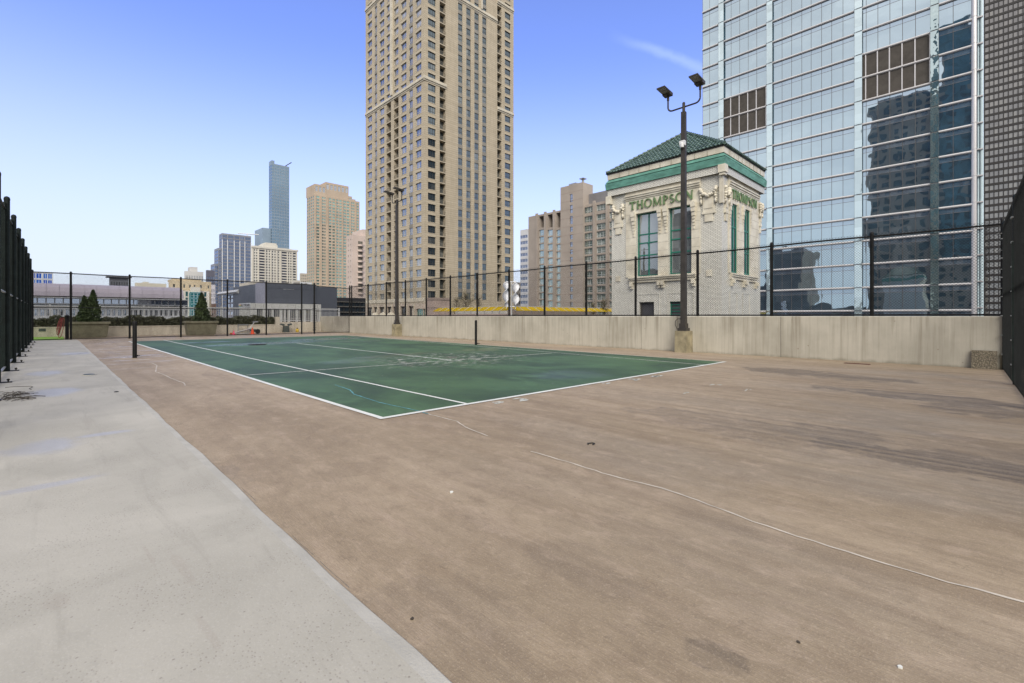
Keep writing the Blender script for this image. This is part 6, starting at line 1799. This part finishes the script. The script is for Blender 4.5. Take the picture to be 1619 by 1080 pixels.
# twin helical wind turbines
hd_ = 60; hx_, hy_ = at(807.5, hd_)
wt_ = thing('wind_turbine', 'pair of white helical wind turbines on a pole above the yellow awning', 'wind turbine', (hx_, hy_, -2))
M['turbine_white'] = mk('turbine_white', (0.82, 0.83, 0.86), 0.35, 0.04, 2)
zpx = lambda py: H+(Y0-py)*hd_/F
rt = Vector((C_, -S_, 0)); fw = Vector((S_, C_, 0))
for pxc, ph in ((800.5, .3), (815, 1.1)):
    c0 = Vector((*at(pxc, hd_), 0)); z0, z1 = zpx(484.5), zpx(446); R0 = .47; n = 40
    for s in (0, 1):
        mb = MB(); fr = []
        for i in range(n+1):
            t_ = i/n; an = ph+s*math.pi+t_*math.pi*2; env = min(1, math.sin(math.pi*min(1, max(0.0, .06+t_*.88)))*1.9)
            ra = R0*env; z = z0+(z1-z0)*t_
            e = [(ra*f, an+o) for f, o in ((.05, 0), (.45, .25), (.8, .35), (1.0, .15))]
            fr.append([c0+rt*(math.cos(a_)*q)+fw*(math.sin(a_)*q)+Vector((0, 0, z)) for q, a_ in e])
        for i in range(n):
            for j in range(3): mb.poly([fr[i][j], fr[i][j+1], fr[i+1][j+1], fr[i+1][j]])
        mb.tube([f_[3] for f_ in fr], .045, 5)
        mb.build('blade', M['turbine_white'], wt_, smooth=True, fix=False)
    mb = MB(); mb.tube([c0+Vector((0, 0, z0-.3)), c0+Vector((0, 0, z1+.15))], .04, 6); mb.build('shaft', M['turbine_white'], wt_)
c0 = Vector((*at(808.6, hd_), 0)); mb = MB(); mb.tube([c0+Vector((0, 0, -3)), c0+Vector((0, 0, zpx(446.5)))], .09, 8); mb.build('mast', M['rail_grey'], wt_)
mb = MB(); pA, pB = Vector((*at(801, hd_), zpx(445.5))), Vector((*at(816, hd_), zpx(445.5))); mb.tube([pA, pB], .06, 6)
pA, pB = Vector((*at(801, hd_), zpx(484.8))), Vector((*at(816, hd_), zpx(484.8))); mb.tube([pA, pB], .06, 6); mb.build('cross_arm', M['turbine_white'], wt_)
# bare spring trees behind the awning
def bare_tree(px, d, pytop, w, label, seed, budn=900):
    x, y = at(px, d); zt_ = H+(Y0-pytop)*d/F; r = random.Random(seed); zb0 = -3
    t = thing('bare_tree', label, 'tree', (x, y, zb0), 'bare spring trees on the roof terraces')
    tr = MB(); bd = MB(); tips = []
    tr.tube([(x, y, zb0), (x+.1, y, (zb0+zt_)*.35), (x, y+.1, zt_-1)], [.13, .10, .03], 6)
    for i in range(44):
        z = zb0+(zt_-zb0)*r.uniform(.42, .95); an = r.uniform(0, 6.28); L = w*(1.1-(z-zb0)/(zt_-zb0)*.7)*r.uniform(.6, 1.1)
        p0 = Vector((x, y, z-.3)); p1 = p0+Vector((math.cos(an)*L*.5, math.sin(an)*L*.5, L*.45)); p2 = p0+Vector((math.cos(an)*L, math.sin(an)*L, L*r.uniform(.6, 1.0)))
        tr.tube([p0, p1, p2], [.045, .025, .010], 4); tips.append((p0, p1, p2))
        for _ in range(3):
            q0 = p1.lerp(p2, r.random()); q1 = q0+Vector((r.gauss(0, .4), r.gauss(0, .4), r.uniform(.2, .7))); tr.tube([q0, q1], [.014, .006], 3); tips.append((q0, q0.lerp(q1, .5), q1))
    tr.build('trunk', M['trunk'], t)
    pts = []
    for _ in range(budn):
        a_, b_, c_ = r.choice(tips); q = a_.lerp(b_, r.random()) if r.random() < .3 else b_.lerp(c_, r.random()); pts.append(q+Vector((r.gauss(0, .12), r.gauss(0, .12), r.gauss(0, .12))))
    leafquads(bd, pts, .10, r, .2); bd.build('crown', M['barebud'], t, fix=False)
bare_tree(736, 78, 463, 2.2, 'wider budding bare tree left of the white helical turbines', 3, 1500)
bare_tree(722, 82, 470, 1.4, 'small budding bare tree beside the pinkish stair block', 4, 700)
bare_tree(757, 80, 466, 1.3, 'thin upright bare tree just left of the helical turbines', 5, 350)
bare_tree(938, 80, 478, 1.3, 'low budding bare tree at the foot of the hotel slab', 6, 600)
bare_tree(955, 78, 472, 1.4, 'budding bare tree close to the left edge of the brick tower', 8, 700)

# small far sign on the white arcade building
lg = MB(); zsg0, zsg1 = zat('x', x0b, 388, 484.7), zat('x', x0b, 388, 480.9)
pn = boxpart(tb, 'sign_board', x0b-.10, x0b-.03, onx(x0b, 396.5), onx(x0b, 378.5), zsg0-.15, zsg1+.15, M['frame_white'])
sign('ISTKID', pn, 'x', x0b-.10, onx(x0b, 382.4), onx(x0b, 396.2), zsg0, zsg1-zsg0, M['frame_dark'], .03)
for i, (c_, dz) in enumerate((((0.75, .30, .12), .66), ((0.7, .55, .1), .33), ((.12, .4, .3), 0))):
    z = zsg0+(zsg1-zsg0)*dz; mb = MB(); mb.box(x0b-.14, onx(x0b, 382.0), z, x0b-.10, onx(x0b, 379.4), z+(zsg1-zsg0)*.3); mb.build('logo', mk('logo%d' % i, c_, .5, .03, 3), pn)

# ---------------------------------------------------------------- neighbours behind the viewpoint (they show as reflections; the south block is added)
def mk_grid(name, c, g_):
    return mk_brick(name, c, tuple(v*1.1 for v in c), g_, 3.0, 3.1, .9, .6, 0.0, 0.0, .1)
t = thing('rear_tower', 'tan apartment tower standing behind the viewpoint', 'tower', (-45, 15, -29))
bl = Bld(t); ops = []
st = style('dark', 'frame_dark', 2, 1, .1, .3)
for z in [-20+3.1*k for k in range(34)]:
    for (p, q) in even(0, 33, 9, .5): ops.append((p, q, z, z+1.8, 'window', st))
# its court side faces +X: build mirrored boxes by hand
mb = MB(); mb.box(-75, 0, -29, -30, 33, 84); mb.box(-74, 0.02, 84.01, -30.02, 13, 104); mb.build('wall', mk('rear_tan', (0.27, 0.23, 0.18), .8, .1, .2), t)
wn = MB()
for (p, q, z0, z1, _, _) in ops: wn.box(-30.02, p, z0, -29.95, q, z1)
w_ = wn.build('window', mk('rear_pane', (0.035, 0.06, 0.07), .4, .4, .6), t); w_['kind'] = 'stuff'
mb = MB()
for k in range(27): mb.box(-30.3, 0.5, 22+3.1*k, -29.97, 12.4, 23.6+3.1*k); mb.box(-30.3, 4.2, 23.61+3.1*k, -29.97, 12.4, 25.08+3.1*k)
w_ = mb.build('glass_bay', mk('rear_teal', (0.06, 0.15, 0.17), .5, .3, .3), t); w_['kind'] = 'stuff'
t = thing('reflected_block', 'low stone block standing far behind the viewpoint', 'building', (-130, 87, -29))
mb = MB(); mb.box(-160, 78, -29, -120, 96, 43); mb.box(-160, 96.01, -29, -121, 150, 21); mb.box(-160, 40, -29, -122, 77.9, 7); mb.build('wall', mk('reflected_stone', (0.16, 0.15, 0.14), .8, .15, .2), t)
t = thing('unseen_block', 'unseen dark block added to the south to darken window reflections', 'building', (80, -70, -29))
mb = MB(); mb.box(30, -110, -29, 160, -70, 60); mb.build('wall', mk('unseen_block_dark', (0.13, 0.125, 0.12), .8, .1, .2), t)  # unseen block, added so the right-face windows reflect something dark
wn = MB()
for z in [-20+3.6*k for k in range(22)]:
    for (p, q) in even(30, 160, 40, .6): wn.box(p, -70.02, z, q, -69.95, z+2.2)
w_ = wn.build('window', GL['dark'], t); w_['kind'] = 'stuff'
